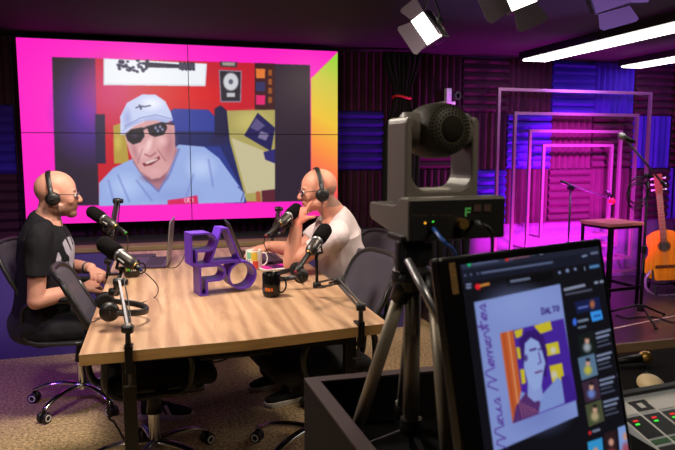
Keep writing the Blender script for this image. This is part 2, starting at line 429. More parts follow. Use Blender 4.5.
# ---- curtains
def curtain(name, u0, u1, v, z0, z1, label, tie=None, amp=.03, folds=7):
    t = thing(name, label, 'curtain', ((u0+u1)/2, v, z0)); mb = MB(); nu, nz = folds*8, 24; g = []
    for j in range(nz+1):
        z = z0+(z1-z0)*j/nz; sc = 1
        if tie: sc = 1-.62*math.exp(-((z-tie)/.2)**2)
        row = []
        for i in range(nu+1):
            s = i/nu; uu = (u0+u1)/2+(s-.5)*(u1-u0)*sc
            row.append(mb.bm.verts.new((uu, v+amp*math.sin(s*folds*2*PI)+.008*math.sin(s*31+j*.4), z)))
        g.append(row)
    for j in range(nz):
        for i in range(nu): mb.bm.faces.new((g[j][i], g[j][i+1], g[j+1][i+1], g[j+1][i]))
    o = mb.build('drape', M['curtain'], t, smooth=True); q = o.modifiers.new('s', 'SOLIDIFY'); q.thickness = .004
    if tie:
        w = (u1-u0)*.25; m2 = MB()
        m2.tube([((u0+u1)/2+math.cos(a)*w*.9, v+math.sin(a)*.055, tie+.01*math.sin(2*a)) for a in [2*PI*k/24 for k in range(25)]], .011, 8).build('tie_band', M['red'], t, label='red tie band', smooth=True)
    return t
curtain('stage_curtain', 1.86, 2.20, 5.12, .76, 2.235, 'black curtain gathered with a red tie beside the video wall', tie=1.86)
curtain('stage_curtain', 4.93, 5.65, 5.1, SH+.005, 2.24, 'black full-length curtain hanging behind the guitar', folds=9)
curtain('stage_curtain', 2.0, 2.62, 4.98, .16, 1.0, 'added short black drape standing in for the dark beside the purple stage wall', folds=8)  # assumed drape, added to keep this stretch of wall dark
# ================================================================== VIDEO WALL
cv = Canvas(8, 28, 346, 236, 4); cv.a[:] = (255, 28, 196)
# right gradient band
m = (cv.X > 311) & ((cv.Y-52) > (338-cv.X)*.98)
stops = [(50, (150, 215, 60)), (80, (206, 200, 70)), (120, (240, 196, 60)), (150, (250, 150, 66)), (185, (252, 96, 84)), (215, (255, 40, 150)), (240, (255, 30, 190))]
g = np.zeros_like(cv.a)
for ch in range(3): g[..., ch] = np.interp(cv.Y+(cv.X-325)*-.6, [q[0] for q in stops], [q[1][ch] for q in stops])
cv.a[m] = g[m]
# darker pink toward bottom right
cv.poly([(52, 57), (310, 65), (311, 201), (56, 206)], (44, 30, 50))
cv.blob(88, 112, 44, 60, (96, 34, 205), .85, 1.0)
cv.poly([(95.5, 50), (54, 50), (52, 57), (95, 57)], (255, 28, 196))
cv.crop(80, 50, 2.645)
R_ = (196, 22, 44)
pm = cv.poly([(40, 22), (515, 36), (516, 401), (50, 413)], R_)
def inside(): return pm
cv.blob(80, 110, 110, 130, (205, 50, 130), .7, .8)
cv.blob(300, 120, 160, 60, (226, 14, 22), .6, .8)
cv.poly([(62, 22), (336, 36), (332, 96), (62, 93)], (214, 222, 232)); cv.poly([(66, 24), (332, 38), (329, 91), (66, 88)], (236, 240, 246))
for i in range(60):
    x = 100+random.random()*80; y = 26+random.random()*32
    if abs(x-140) < 12 and y < 45: continue
    cv.blob(x, y, 5, 4, (40, 36, 70), .9, .4)
cv.poly([(172, 32), (262, 38), (262, 48), (172, 46)], (36, 34, 62)); cv.poly([(262, 34), (304, 34), (304, 54), (262, 52)], (70, 66, 90))
for i in range(8): cv.blob(266+i*5, 34+(i % 2)*18, 3, 4, (30, 30, 50), 1, .4)
cv.poly([(370, 30), (416, 32), (415, 46), (371, 44)], (60, 56, 66)); cv.poly([(376, 32), (410, 33), (409, 42), (377, 41)], (160, 150, 140))
cv.poly([(367, 52), (428, 55), (426, 138), (371, 138)], (150, 130, 150)); cv.poly([(370, 55), (425, 58), (423, 135), (374, 135)], (40, 36, 48))
cv.blob(399, 84, 22, 26, (206, 206, 214), 1, .2); cv.blob(399, 84, 7, 8, (90, 90, 110), 1, .3); cv.poly([(388, 113), (410, 113), (410, 124), (388, 124)], (190, 190, 196))
cv.poly([(462, 34), (515, 36), (515, 160), (462, 160)], (58, 16, 30))
for y, c in ((62, (224, 120, 50)), (97, (48, 46, 96)), (132, (222, 30, 110))): cv.poly([(465, y-13), (490, y-12), (489, y+13), (466, y+13)], c)
for y in range(60, 150, 24): cv.poly([(498, y-8), (508, y-8), (508, y+8), (498, y+8)], (150, 80, 30))
cv.poly([(40, 170), (66, 170), (68, 300), (42, 300)], (34, 24, 66))
cv.poly([(240, 160), (250, 155), (340, 158), (356, 176), (356, 235), (344, 250), (240, 250)], (42, 58, 150))
cv.poly([(240, 215), (440, 215), (440, 405), (240, 405)], (26, 34, 96))
cv.poly([(356, 155), (372, 146), (388, 160), (402, 245), (356, 250)], (22, 22, 66))
cv.poly([(300, 255), (370, 255), (445, 400), (330, 402)], (40, 56, 140))
cv.poly([(330, 232), (440, 228), (430, 246), (350, 250)], (30, 30, 80))
cv.poly([(388, 160), (516, 158), (516, 401), (440, 401), (396, 240)], (170, 158, 92)); cv.poly([(400, 232), (470, 260), (516, 280), (516, 372), (440, 380)], (196, 186, 148))
cv.blob(455, 190, 60, 40, (206, 192, 112), .7, .7)
cv.poly([(470, 166), (516, 206), (505, 268), (434, 226)], (28, 24, 84)); cv.poly([(466, 180), (490, 200), (470, 215), (450, 205)], (90, 80, 130)); cv.poly([(478, 214), (500, 222), (492, 240), (470, 232)], (120, 110, 150)); cv.poly([(485, 270), (516, 262), (516, 300), (490, 290)], (40, 36, 110))
cv.poly([(465, 375), (476, 373), (480, 402), (466, 402)], (170, 90, 60)); cv.poly([(480, 372), (516, 368), (516, 402), (482, 402)], (90, 30, 50))
cv.poly([(88, 200), (118, 190), (130, 300), (90, 300)], (178, 150, 62)); cv.blob(100, 245, 14, 30, (210, 190, 90), .7, .7)
# man on screen
cv.poly([(50, 352), (88, 312), (142, 286), (200, 330), (246, 262), (262, 250), (328, 256), (368, 286), (410, 345), (436, 382), (434, 403), (50, 413)], (150, 172, 226))
cv.blob(120, 360, 60, 46, (184, 204, 244), .7, .8); cv.blob(320, 310, 50, 44, (190, 208, 246), .8, .8); cv.blob(250, 385, 90, 30, (130, 148, 210), .5, .8)
for q in ([(100, 330), (130, 400)], [(150, 345), (190, 398)], [(340, 290), (352, 360)], [(300, 330), (280, 390)], [(75, 345), (90, 405)]): cv.line(q, 6, (112, 126, 196), .5)
cv.line([(418, 362), (434, 376), (426, 400)], 3, (60, 60, 130), .8)
cv.poly([(140, 290), (170, 335), (207, 372), (236, 320), (258, 262), (240, 250), (150, 270)], (176, 118, 132))
cv.line([(142, 296), (172, 340), (207, 374), (238, 326), (262, 262)], 5, (104, 110, 176), .8)
cv.blob(196, 336, 44, 20, (120, 72, 92), .8, .8); cv.poly([(118, 226), (135, 206), (185, 182), (225, 186), (250, 198), (252, 262), (244, 295), (232, 320), (212, 338), (188, 342), (165, 330), (146, 305), (130, 268)], (214, 158, 160))
cv.blob(236, 250, 26, 60, (168, 104, 116), .7, .9); cv.blob(165, 268, 26, 26, (232, 184, 186), .8, .8); cv.blob(218, 240, 20, 22, (236, 188, 190), .8, .8); cv.blob(198, 322, 26, 14, (226, 170, 176), .7, .9); cv.blob(146, 270, 12, 40, (176, 116, 128), .7, .9, -.3); cv.line([(140, 290), (158, 322), (186, 340)], 4, (150, 96, 110), .6)
cv.blob(182, 250, 11, 26, (244, 204, 204), .9, .7, .3); cv.line([(172, 276), (186, 282), (200, 272)], 4, (140, 70, 80), .7)
cv.line([(165, 262), (152, 300)], 3, (160, 96, 104), .6); cv.line([(206, 264), (226, 292)], 4, (160, 96, 104), .6)
cv.poly([(164, 300), (188, 294), (210, 280), (212, 288), (190, 304), (170, 308)], (130, 50, 62)); cv.poly([(172, 298), (206, 286), (204, 291), (176, 302)], (226, 210, 210))
cv.poly([(120, 224), (134, 210), (166, 204), (171, 228), (160, 244), (140, 250), (126, 240)], (22, 18, 38)); cv.poly([(176, 202), (224, 188), (231, 206), (222, 224), (198, 230), (184, 224)], (22, 18, 38))
cv.line([(166, 210), (178, 204)], 5, (30, 26, 44)); cv.line([(226, 194), (248, 196)], 5, (30, 26, 44))
for q in ((200, 206), (212, 203), (206, 214), (218, 210)): cv.blob(q[0], q[1], 4, 6, (170, 180, 220), .8, .5)
cv.blob(145, 226, 10, 8, (80, 60, 100), .6, .6)
cv.poly([(107, 224), (106, 176), (124, 140), (165, 117), (200, 118), (226, 136), (240, 164), (246, 186), (228, 192), (200, 184), (170, 184), (140, 198), (118, 222)], (196, 206, 240))
cv.blob(190, 142, 40, 24, (236, 240, 254), .9, .8); cv.blob(125, 180, 16, 34, (140, 150, 214), .6, .8)
cv.poly([(108, 224), (118, 204), (150, 188), (195, 176), (244, 186), (228, 193), (200, 186), (170, 188), (140, 202), (118, 224)], (168, 180, 226))
cv.line([(118, 202), (160, 180), (200, 172), (242, 182)], 2.5, (110, 116, 180), .8)
cv.line([(112, 219), (140, 202), (170, 189)], 3, (240, 240, 255), .7)
cv.line([(148, 153), (156, 150), (158, 145), (161, 157), (164, 148), (170, 150), (186, 147)], 3, (40, 40, 80))
cv.poly([(232, 397), (272, 392), (310, 384), (313, 406), (232, 409)], (214, 34, 90))
for q in ([(280, 391), (276, 397), (280, 404)], [(284, 403), (284, 392), (290, 393), (286, 398), (291, 403)], [(296, 391), (300, 396), (297, 402)]): cv.line(q, 2.2, (240, 210, 230))
cv.T = lambda x, y: (x, y); cv.sc = 1
cv.blur(2)
vw = thing('video_wall', 'large lit video wall of four joined screens with pink border and man in white cap', 'video wall', (.28, 5.13, .874))
M['video'] = vcol_mat('video_picture', .35, emit=1.0)
U0, U1, Z0, Z1 = -.909, 1.467, .874, 2.215; UM, ZM = (U0+U1)/2, (Z0+Z1)/2
for (a, b, c, d) in ((U0, UM, ZM, Z1), (UM, U1, ZM, Z1), (U0, UM, Z0, ZM), (UM, U1, Z0, ZM)):
    pn = MB().box(((a+b)/2, 5.135, (c+d)/2), (b-a-.001, .06, d-c-.001)).build('display_panel', M['screenblk'], vw)
    e = .0028
    picture('screen', V((a+e, 5.1035, d-e)), V((b-a-2*e, 0, 0)), V((0, 0, -(d-c-2*e))), 250, 142, cv, M['video'], pn)
mb = MB()
for u in (-.3, .85): mb.box((u, 5.25, 1.5), (.05, .18, 1.2))
mb.box((.28, 5.33, 1.9), (2.1, .03, .06)); mb.box((.28, 5.33, 1.2), (2.1, .03, .06))
mb.build('wall_bracket', M['blackm'], vw)
# ================================================================== TABLE
TZ = .75
tb = thing('conference_table', 'long oak laminate conference table on black metal legs', 'table', (.3, 3.3, 0))
A_, B_, C_, D_ = V((-.256, 2.2, 0)), V((.862, 2.285, 0)), V((.875, 4.42, 0)), V((-.247, 4.42, 0))
def corner_poly(z): return [V((p.x, p.y, z)) for p in (A_, V((.3, 2.212, 0)), B_, C_, D_)]
mb = MB(); bt = mb.verts(corner_poly(TZ-.04)); tq = mb.verts(corner_poly(TZ-.0006)); mb.face(bt[::-1]); mb.face(tq)
for k in range(5): mb.face([bt[k], bt[(k+1) % 5], tq[(k+1) % 5], tq[k]])
tt = mb.build('tabletop', M['wood'], tb, bevel=.0015)
tt.data.materials.append(M['wood_edge'])
for p in tt.data.polygons:
    if abs(p.normal.z) < .5: p.material_index = 1
for (x, y) in ((-.108, 2.36), (.745, 2.42), (-.108, 4.25), (.75, 4.25)):
    MB().box((x, y, .353), (.046, .046, .704)).build('leg', M['blackm'], tb, bevel=.003)
MB().box((.3, 2.39, .68), (.83, .04, .055)).box((.3, 4.25, .68), (.83, .04, .055)).box((.3, 3.3, .68), (.05, 1.85, .05)).build('frame_beam', M['blackm'], tb)
MB().box((.3, 3.35, .6), (.30, 1.7, .012)).box((.155, 3.35, .63), (.012, 1.7, .06)).box((.445, 3.35, .63), (.012, 1.7, .06)).build('cable_tray', M['blackm'], tb)
# cables in the tray hanging
mb = MB()
for k in range(5):
    x = .05+k*.07; mb.tube([(x, 2.75, .60), (x+.08, 2.7, .5+.02*k), (x+.2, 2.75, .53), (x+.3, 2.8, .62)], .004, 6, 6)
solid('cable_bundle', mb, M['black'], 'black cables sagging under the conference table', 'cable')
# ================================================================== PURPLE SIGN
sg = thing('letter_sign', 'purple block letters P A over P O standing on the table', 'sign', P(200, 296.7, z=TZ))
so = P(200, 296.4, z=TZ); sx = (P(243.3, 293, z=TZ)-so); sx = V((math.cos(.22), math.sin(.22), 0)); sy = V((-sx.y, sx.x, 0)); sy = (sy+V((-.30, 0, 0))*.0).normalized()
K = .00104
def sf(a, b, c): return so + sx*((a-135)*K*1.03) + V((0, 0, (390-b)*K)) + sy*(c)
def inset(poly, t):
    n = len(poly); out = []; ar = sum(poly[i][0]*poly[(i+1) % n][1]-poly[(i+1) % n][0]*poly[i][1] for i in range(n)); sgn = 1 if ar > 0 else -1
    for i in range(n):
        p0, p1, p2 = V(poly[i-1]), V(poly[i]), V(poly[(i+1) % n]); d1 = (p1-p0).normalized(); d2 = (p2-p1).normalized()
        n1 = V((-d1.y, d1.x))*sgn; n2 = V((-d2.y, d2.x))*sgn; q = (n1+n2); q = q/max(q.dot(n1), .3) if q.length > 1e-4 else n1
        out.append((p1.x+q.x*t, p1.y+q.y*t))
    return out
def letterP(x, yt, yb, w, bowl, stem):
    r = bowl/2; cx = x+w-r; cy = yt+r
    arc = [(cx+r*math.cos(a), cy+r*math.sin(a)) for a in [-PI/2+PI*k/14 for k in range(15)]]
    return [(x, yb), (x, yt)] + arc + [(x+stem, yt+bowl), (x+stem, yb)]
DS = .105
def letter(poly, t=8.5): 
    MB().band(poly, inset(poly, t), sf, DS).build('letter', M['purple'], sg)
letter(letterP(135, 254, 390, 120, 76, 37))
letter(letterP(100, 108, 248, 118, 86, 30))
letter([(180, 248), (326, 248), (268, 92), (236, 92)], 8)
letter([(330+66*math.cos(2*PI*k/40), 314+66*math.sin(2*PI*k/40)) for k in range(40)], 8)
MB().box(sf(213, 250, DS/2), (.235, DS, .006), Matrix((sx, sy, V((0, 0, 1)))).transposed()).build('shelf_plate', M['purple'], sg)
# ================================================================== OFFICE CHAIRS
def rot2(a): return Matrix.Rotation(a, 3, 'Z')
def make_chair(name, label, loc, rz, group='mesh back office chairs at the conference table'):
    t = thing(name, label, 'chair', loc, group, rz=0)
    t.rotation_euler = (0, 0, rz); OFF[t.name] = V((0, 0, 0))
    # seat cushion
    MB().box((.02, 0, .465), (.47, .47, .075)).build('seat', M['blackfab'], t, bevel=.035, seg=4, smooth=True)
    MB().box((0, 0, .405), (.34, .3, .03)).box((-.16, 0, .40), (.12, .1, .03)).build('seat_plate', M['blackm'], t)
    # back: curved frame with mesh
    def bp(s, z):    # s -1..1 across, z 0..1 up
        x = -.20-.19*z-.015*math.sin(z*PI)+.045*(s*s)
        return V((x, s*(.225-.035*abs(z-.5)*2*abs(z-.5)), .575+.355*z))
    ring = []
    for k in range(40):
        a = 2*PI*k/40; c, s_ = math.cos(a), math.sin(a)
        ring.append(bp(math.copysign(abs(c)**.45, c), .5+.5*math.copysign(abs(s_)**.45, s_)))
    fr = MB().tube(ring+[ring[0], ring[1]], .013, 8).build('back_frame', M['darkpl'], t, smooth=True)
    mb = MB(); g = [[mb.bm.verts.new(bp(-.97+1.94*i/14, .02+.96*j/10)) for i in range(15)] for j in range(11)]
    for j in range(10):
        for i in range(14): mb.bm.faces.new((g[j][i], g[j][i+1], g[j+1][i+1], g[j+1][i]))
    b = mb.build('backrest', M['mesh'], t, smooth=True); q = b.modifiers.new('s', 'SOLIDIFY'); q.thickness = .006
    MB().tube([(-.12, 0, .40), (-.24, 0, .42), (-.27, 0, .52), (-.262, 0, .66)], [(.03, .014)]*4, 10, 4).build('back_spine', M['blackm'], t, smooth=True)
    for s in (-1, 1):
        y = s*.265
        pts = [(.10, y, .43), (-.12, y, .43), (-.19, y, .47), (-.20, y, .56), (-.17, y, .635), (.0, y, .65), (.1, y, .635), (.14, y, .56), (.13, y, .47), (.10, y, .43)]
        a = MB().tube(pts, [(.022, .013)]*10, 10, 4).build('armrest', M['darkpl'], t, smooth=True)
        MB().box((-.03, y, .663), (.22, .055, .022)).build('arm_pad', M['blackfab'], a, bevel=.009, smooth=True)
        MB().bar((.02, s*.12, .405), (.02, y, .43), .05, .014).build('arm_bracket', M['blackm'], a)
    smooth_by_angle(MB().lathe([(0, 0), (.027, 0), (.027, .16), (0, .16)], (0, 0, .09)).build('column_tube', M['chrome'], t)); MB().lathe([(0, 0), (.036, 0), (.030, .05), (.022, .10), (.02, .15), (0, .15)], (0, 0, .25)).build('column_boot', M['black'], t, smooth=True)
    MB().cyl((0, 0, .3), (0, 0, .40), .014).build('gas_lift', M['chrome'], t, smooth=True)
    for k in range(5):
        a = 2*PI*k/5+.5; d = V((math.cos(a), math.sin(a), 0)); e = d*.285
        lg = MB().tube([V((0, 0, .115)), d*.09+V((0, 0, .118)), d*.2+V((0, 0, .105)), e+V((0, 0, .07))], [(.024, .014), (.022, .013), (.018, .011), (.014, .01)], 10, 4).build('base_leg', M['chrome'], t, smooth=True)
        w = V((-d.y, d.x, 0)); cs = MB()
        for s in (-1, 1): cs.lathe([(0, -.009), (.027, -.009), (.029, 0), (.027, .009), (0, .009)], e+w*s*.017+V((0, 0, .029)), w, 18)
        cw = cs.build('caster', M['black'], lg, smooth=True, local=True)
        hub = MB()
        for s in (-1, 1): hub.lathe([(.013, .0), (.019, .0), (.019, .003), (.013, .003)], e+w*s*.0265-w*(0 if s > 0 else .003)+V((0, 0, .029)), w, 18)
        hub.build('hub_ring', M['white'], lg, local=True)
        MB().tube([e+V((0, 0, .075)), e+V((0, 0, .05))], .009, 8).build('caster_stem', M['blackm'], lg, local=True)
    return t
L1 = make_chair('office_chair', 'black office chair under the bald man in the black T-shirt', (-.42, 3.735, 0), -.2)
def chair(loc, rz, label):
    c = copy_tree(L1); c.location = loc; c.rotation_euler = (0, 0, rz); c['label'] = label; return c
chair((-.03, 2.88, 0), .06, 'empty office chair with mesh back and chrome base, beside the near left table edge')
chair((.68, 2.82, 0), PI+.14, 'empty office chair with dark mesh back, nearest the black console')
chair((.98, 3.52, 0), PI+.25, 'office chair under the man in the pale T-shirt')
# ================================================================== PEOPLE
M['skinv'] = vcol_mat('skin', .5, bump=.15, bscale=120, sss=.08, spec=.35)
M['tblack'] = vcol_mat('black_tshirt', .9, bump=.2, bscale=400, spec=.2)
M['tpale'] = mat('pale_tshirt', (206, 192, 196), .9, bump=.2, bscale=400, spec=.2)
def basis(f, z=(0, 0, 1)):
    f = V(f).normalized(); y = V(z).cross(f).normalized(); zz = f.cross(y); return Matrix((f, y, zz)).transposed()
def add_head(mb, c, R, sc):
    def e(p, r, n=20): mb.ell(c+R@(V(p)*sc), [q*sc for q in r], R, n, n*2//3)
    e((-.014, 0, .035), (.100, .078, .090), 28); e((.03, 0, .01), (.058, .066, .085)); e((.040, 0, -.018), (.050, .054, .060)); e((.028, 0, -.055), (.056, .056, .050))
    e((.064, 0, -.090), (.028, .030, .023)); e((.066, 0, -.052), (.025, .036, .032))
    for s in (-1, 1):
        e((.058, s*.038, -.02), (.024, .022, .022)); e((-.004, s*.079, -.004), (.018, .009, .031)); e((-.012, s*.083, .006), (.02, .006, .024))
        e((.0, s*.05, -.062), (.04, .02, .028)); e((.098, s*.012, -.025), (.011, .009, .009)); e((.073, s*.032, .008), (.013, .015, .012))
    mb.tube([c+R@(V((.084, 0, .018))*sc), c+R@(V((.1, 0, -.005))*sc), c+R@(V((.108, 0, -.022))*sc)], [.008*sc, .010*sc, .012*sc], 10)
    mb.ell(c+R@(V((.105, 0, -.023))*sc), [.0125*sc]*3); mb.ell(c+R@(V((.088, 0, -.008))*sc), [.016*sc, .014*sc, .028*sc], R)
    mb.tube([c+R@(V((.078, y, .027+.004*math.cos(y*40)))*sc) for y in (-.045, -.03, -.01, .01, .03, .045)], .009*sc, 8)
    e((.088, 0, -.050), (.009, .024, .006)); e((.086, 0, -.062), (.009, .021, .007))
def hand(mb, wrist, f, n, s, curl=(.5, .5, .55, .6), thumb=.5, sc=1, spread=.06, point=None):
    """wrist point, f = finger direction, n = back-of-hand normal, s=+1/-1 thumb side"""
    R = basis(f, n); W = V(wrist)
    def q(x, y, z): return W+R@(V((x, y*s, z))*sc)
    mb.ell(q(.045, 0, 0), [.05*sc, .040*sc, .016*sc], R); mb.ell(q(.07, .004, 0), [.026*sc, .041*sc, .014*sc], R); mb.ell(q(.035, .025, -.006), [.032*sc, .018*sc, .016*sc], R)
    L = [.074, .082, .077, .060]
    for i in range(4):
        y = .030-.0205*i; a = spread*(1.5-i); c = curl[i]; p = q(.078, y, .001); ang = 0; pts = [q(.05, y*.9, 0), p]; rr = [.010*sc, .0100*sc]
        loc = V((.078, y, .001))
        for k, fr in enumerate((.45, .30, .25)):
            ang += c*(.9 if k == 0 else 1.0)
            loc = loc + V((math.cos(ang)*math.cos(a), math.sin(a), -math.sin(ang)))*L[i]*fr
            pts.append(q(*loc)); rr.append((.0094, .0086, .0074)[k]*sc)
        mb.tube(pts, rr, 10, 3); mb.ell(pts[-1], [.0076*sc]*3, None, 10, 8)
    t0 = V((.02, .028, -.006)); t1 = t0+V((.028, .024, -.008)); t2 = t1+V((.03*math.cos(thumb), .016, -.03*math.sin(thumb)*.6)); t3 = t2+V((.026*math.cos(thumb), .0, -.022*math.sin(thumb)))
    mb.tube([q(*t0), q(*t1), q(*t2), q(*t3)], [.014*sc, .0125*sc, .0105*sc, .0085*sc], 10, 3); mb.ell(q(*t3), [.009*sc]*3, None, 10, 8)
def limb(mb, pts, r, n=16, cut=False): 
    mb.tube(pts, r, n, 4)
    for p, q in list(zip(pts, r))[:-1 if cut else None]:
        q = q if not hasattr(q, '__len__') else min(q)
        mb.ell(p, [q]*3, None, 14, 10)
skin = lin((202, 146, 128)); skin2 = lin((190, 120, 96)); stub = lin((112, 84, 72))
def face_color(c, R, sc, beard, hair, base):
    Ri = R.transposed()
    def fn(p):
        q = Ri@(p-c)/sc; col = V(base); nz = noise.noise(p*28)
        if q.length < .26:
            if .118 > q.x > -.02 and q.z < -.030-.02*max(0, 1-q.x*12) and q.z > -.125 and beard:
                k = min(1, max(0, (-.030-q.z)/.02))*beard*(1 if q.x > .0 else .5)*(.85+.5*nz)
                col = col.lerp(V(lin((96, 66, 54))), max(0, min(.85, k)))
            if hair and q.x < -.02 and -.09 < q.z < .028+.02*nz:
                k = min(1, (-.02-q.x)/.03)*min(1, (.028-q.z)/.02)*hair; col = col.lerp(V(lin((120, 100, 92))), max(0, min(.8, k)))
            if abs(q.z+.056) < .0075 and q.x > .082 and abs(q.y) < .022: col = V(lin((176, 88, 84)))
            if .112 > q.x > .07 and abs(q.z-.028) < .006 and .012 < abs(q.y) < .045: col = col.lerp(V(lin((80, 56, 46))), .6)
            if q.x > .1 and q.z < -.005: col = col.lerp(V(lin((220, 120, 100))), .35)
            if abs(q.y) > .072: col = col.lerp(V(lin((214, 120, 100))), .4)
        return col*(1+.10*nz)
    return fn
def face_parts(c, R, sc, body):
    for s in (-1, 1):
        p = c+R@(V((.081, s*.032, .006))*sc)
        e = MB().ell(p, [.0115*sc]*3, None, 16, 10).build('eye', M['eye'], body, smooth=True)
        MB().ell(p+R@V((.0085*sc, 0, 0)), [.004*sc, .0055*sc, .0055*sc], R, 12, 8).build('iris', M['iris'], e, smooth=True)
def headphones(label, c, R, sc=1, tilt=0, cable=None, loc=None, group=None):
    """c: head centre; local x forward, y to the left side, z up"""
    t = thing('headphones', label, 'headphones', loc or c, group)
    RR = R @ Matrix.Rotation(tilt, 3, 'Y')
    def q(x, y, z): return c+RR@(V((x, y, z))*sc)
    pts = [q(0, .094*math.cos(a), -.005+.137*math.sin(a)**.8 if math.sin(a) > 0 else -.005) for a in [PI*k/24 for k in range(25)]]
    mb = MB(); mb.tube(pts, [(.0045, .013)]*25, 10, upd=RR@V((1, 0, 0)))
    hb = mb.build('headband', M['darkpl'], t, smooth=True)
    mb = MB(); mb.tube([p+(p-c).normalized()*-.004 for p in pts[5:20]], [(.006, .012)]*15, 10, upd=RR@V((1, 0, 0))); mb.build('headband_pad', M['blackfab'], hb, smooth=True)
    for s in (-1, 1):
        a = RR@V((0, s, 0)); o = c+RR@(V((0, s*.087, -.008))*sc)
        ec = MB().lathe([(0, .022), (.022, .022), (.031, .017), (.037, .006), (.037, -.004), (0, -.004)], o, a, 28).build('ear_cup', M['black'], t, smooth=True)
        smooth_by_angle(ec)
        MB().lathe([(0, 0), (.026, 0), (.034, -.006), (.032, -.016), (.022, -.018), (0, -.012)], o-a*.002, a, 24).build('ear_cushion', M['blackfab'], ec, smooth=True)
        MB().lathe([(.015, .0225), (.0185, .024), (.0185, .0225)], o, a, 24).build('cup_ring', M['darkpl'], ec, smooth=True)
        MB().box(o+a*.0232, (.016, .016, .004), RR).build('cup_mark', M['steel'], ec)
        MB().tube([q(0, s*.094, .05), q(0, s*.102, .03), q(0, s*.102, 0)], [(.004, .009)]*3, 8, 3, upd=RR@V((1, 0, 0))).build('yoke', M['steel'], ec, smooth=True)
    if cable: MB().tube(cable, .0018, 6, 6).build('cable', M['black'], t, smooth=True)
    return t
def glasses(label, c, R, sc, mfr):
    t = thing('eyeglasses', label, 'glasses', c)
    def q(x, y, z): return c+R@(V((x, y, z))*sc)
    mb = MB()
    for s in (-1, 1):
        rim = [q(.100-.006*abs(math.cos(a)), s*.034+.026*math.copysign(abs(math.cos(a))**.7, math.cos(a)), .004+.017*math.copysign(abs(math.sin(a))**.7, math.sin(a))) for a in [2*PI*k/24 for k in range(26)]]
        mb.tube(rim, .0030, 6)
        mb.tube([q(.095, s*.062, .012), q(.06, s*.078, .012), (q(-.005, s*.084, .010)), q(-.02, s*.083, -.008)], .0022, 6)
    mb.tube([q(.100, -.009, .008), q(.102, 0, .011), q(.100, .009, .008)], .0022, 6)
    mb.build('frame', mfr, t, smooth=True)
    for s in (-1, 1):
        p = [q(.099-.006*abs(math.cos(a)), s*.034+.025*math.copysign(abs(math.cos(a))**.7, math.cos(a)), .004+.016*math.copysign(abs(math.sin(a))**.7, math.sin(a))) for a in [2*PI*k/24 for k in range(24)]]
        m2 = MB(); f = m2.verts(p); b = m2.verts([x+R@V((.0012, 0, 0)) for x in p]); m2.face(f); m2.face(b[::-1])
        for k in range(24): m2.face([f[k], f[(k+1) % 24], b[(k+1) % 24], b[k]])
        m2.build('lens', M['lensg'], t)
    return t
def shoe(parent, toe, heel, stripes=True):
    toe, heel = V(toe), V(heel); f = (toe-heel); f.z = 0; L = f.length; R = basis(f)
    def q(x, y, z): return heel+R@V((x*L, y, z))
    sh = [(0, .028), (.06, .034), (.25, .034), (.5, .040), (.72, .047), (.88, .042), (1, .018)]
    out = [(x, w) for x, w in sh]+[(x, -w) for x, w in sh[::-1]]
    s_ = MB().prism(out, lambda a, b, d: q(a, b, d), .026).build('sole', M['sole'], parent, bevel=.004)
    mb = MB()
    mb.tube([q(.04, 0, .05), q(.3, 0, .055), q(.55, 0, .045), (q(.8, 0, .036)), q(.96, 0, .03)], [(.030, .04), (.034, .048), (.037, .034), (.040, .024), (.022, .014)], 16, 4)
    mb.tube([q(.14, 0, .06), q(.16, 0, .115)], [.034, .036], 14)
    u = remesh('shoe_upper', mb, M['shoe'], parent, .004, 4)
    if stripes:
        for s in (-1, 1):
            for k in range(3):
                x = .36+.12*k
                MB().bar(q(x, s*.0400, .024), q(x-.10, s*.030, .078), .018, .006, up=R@V((0, 1, 0))).build('stripe', M['sole'], u)
    return u
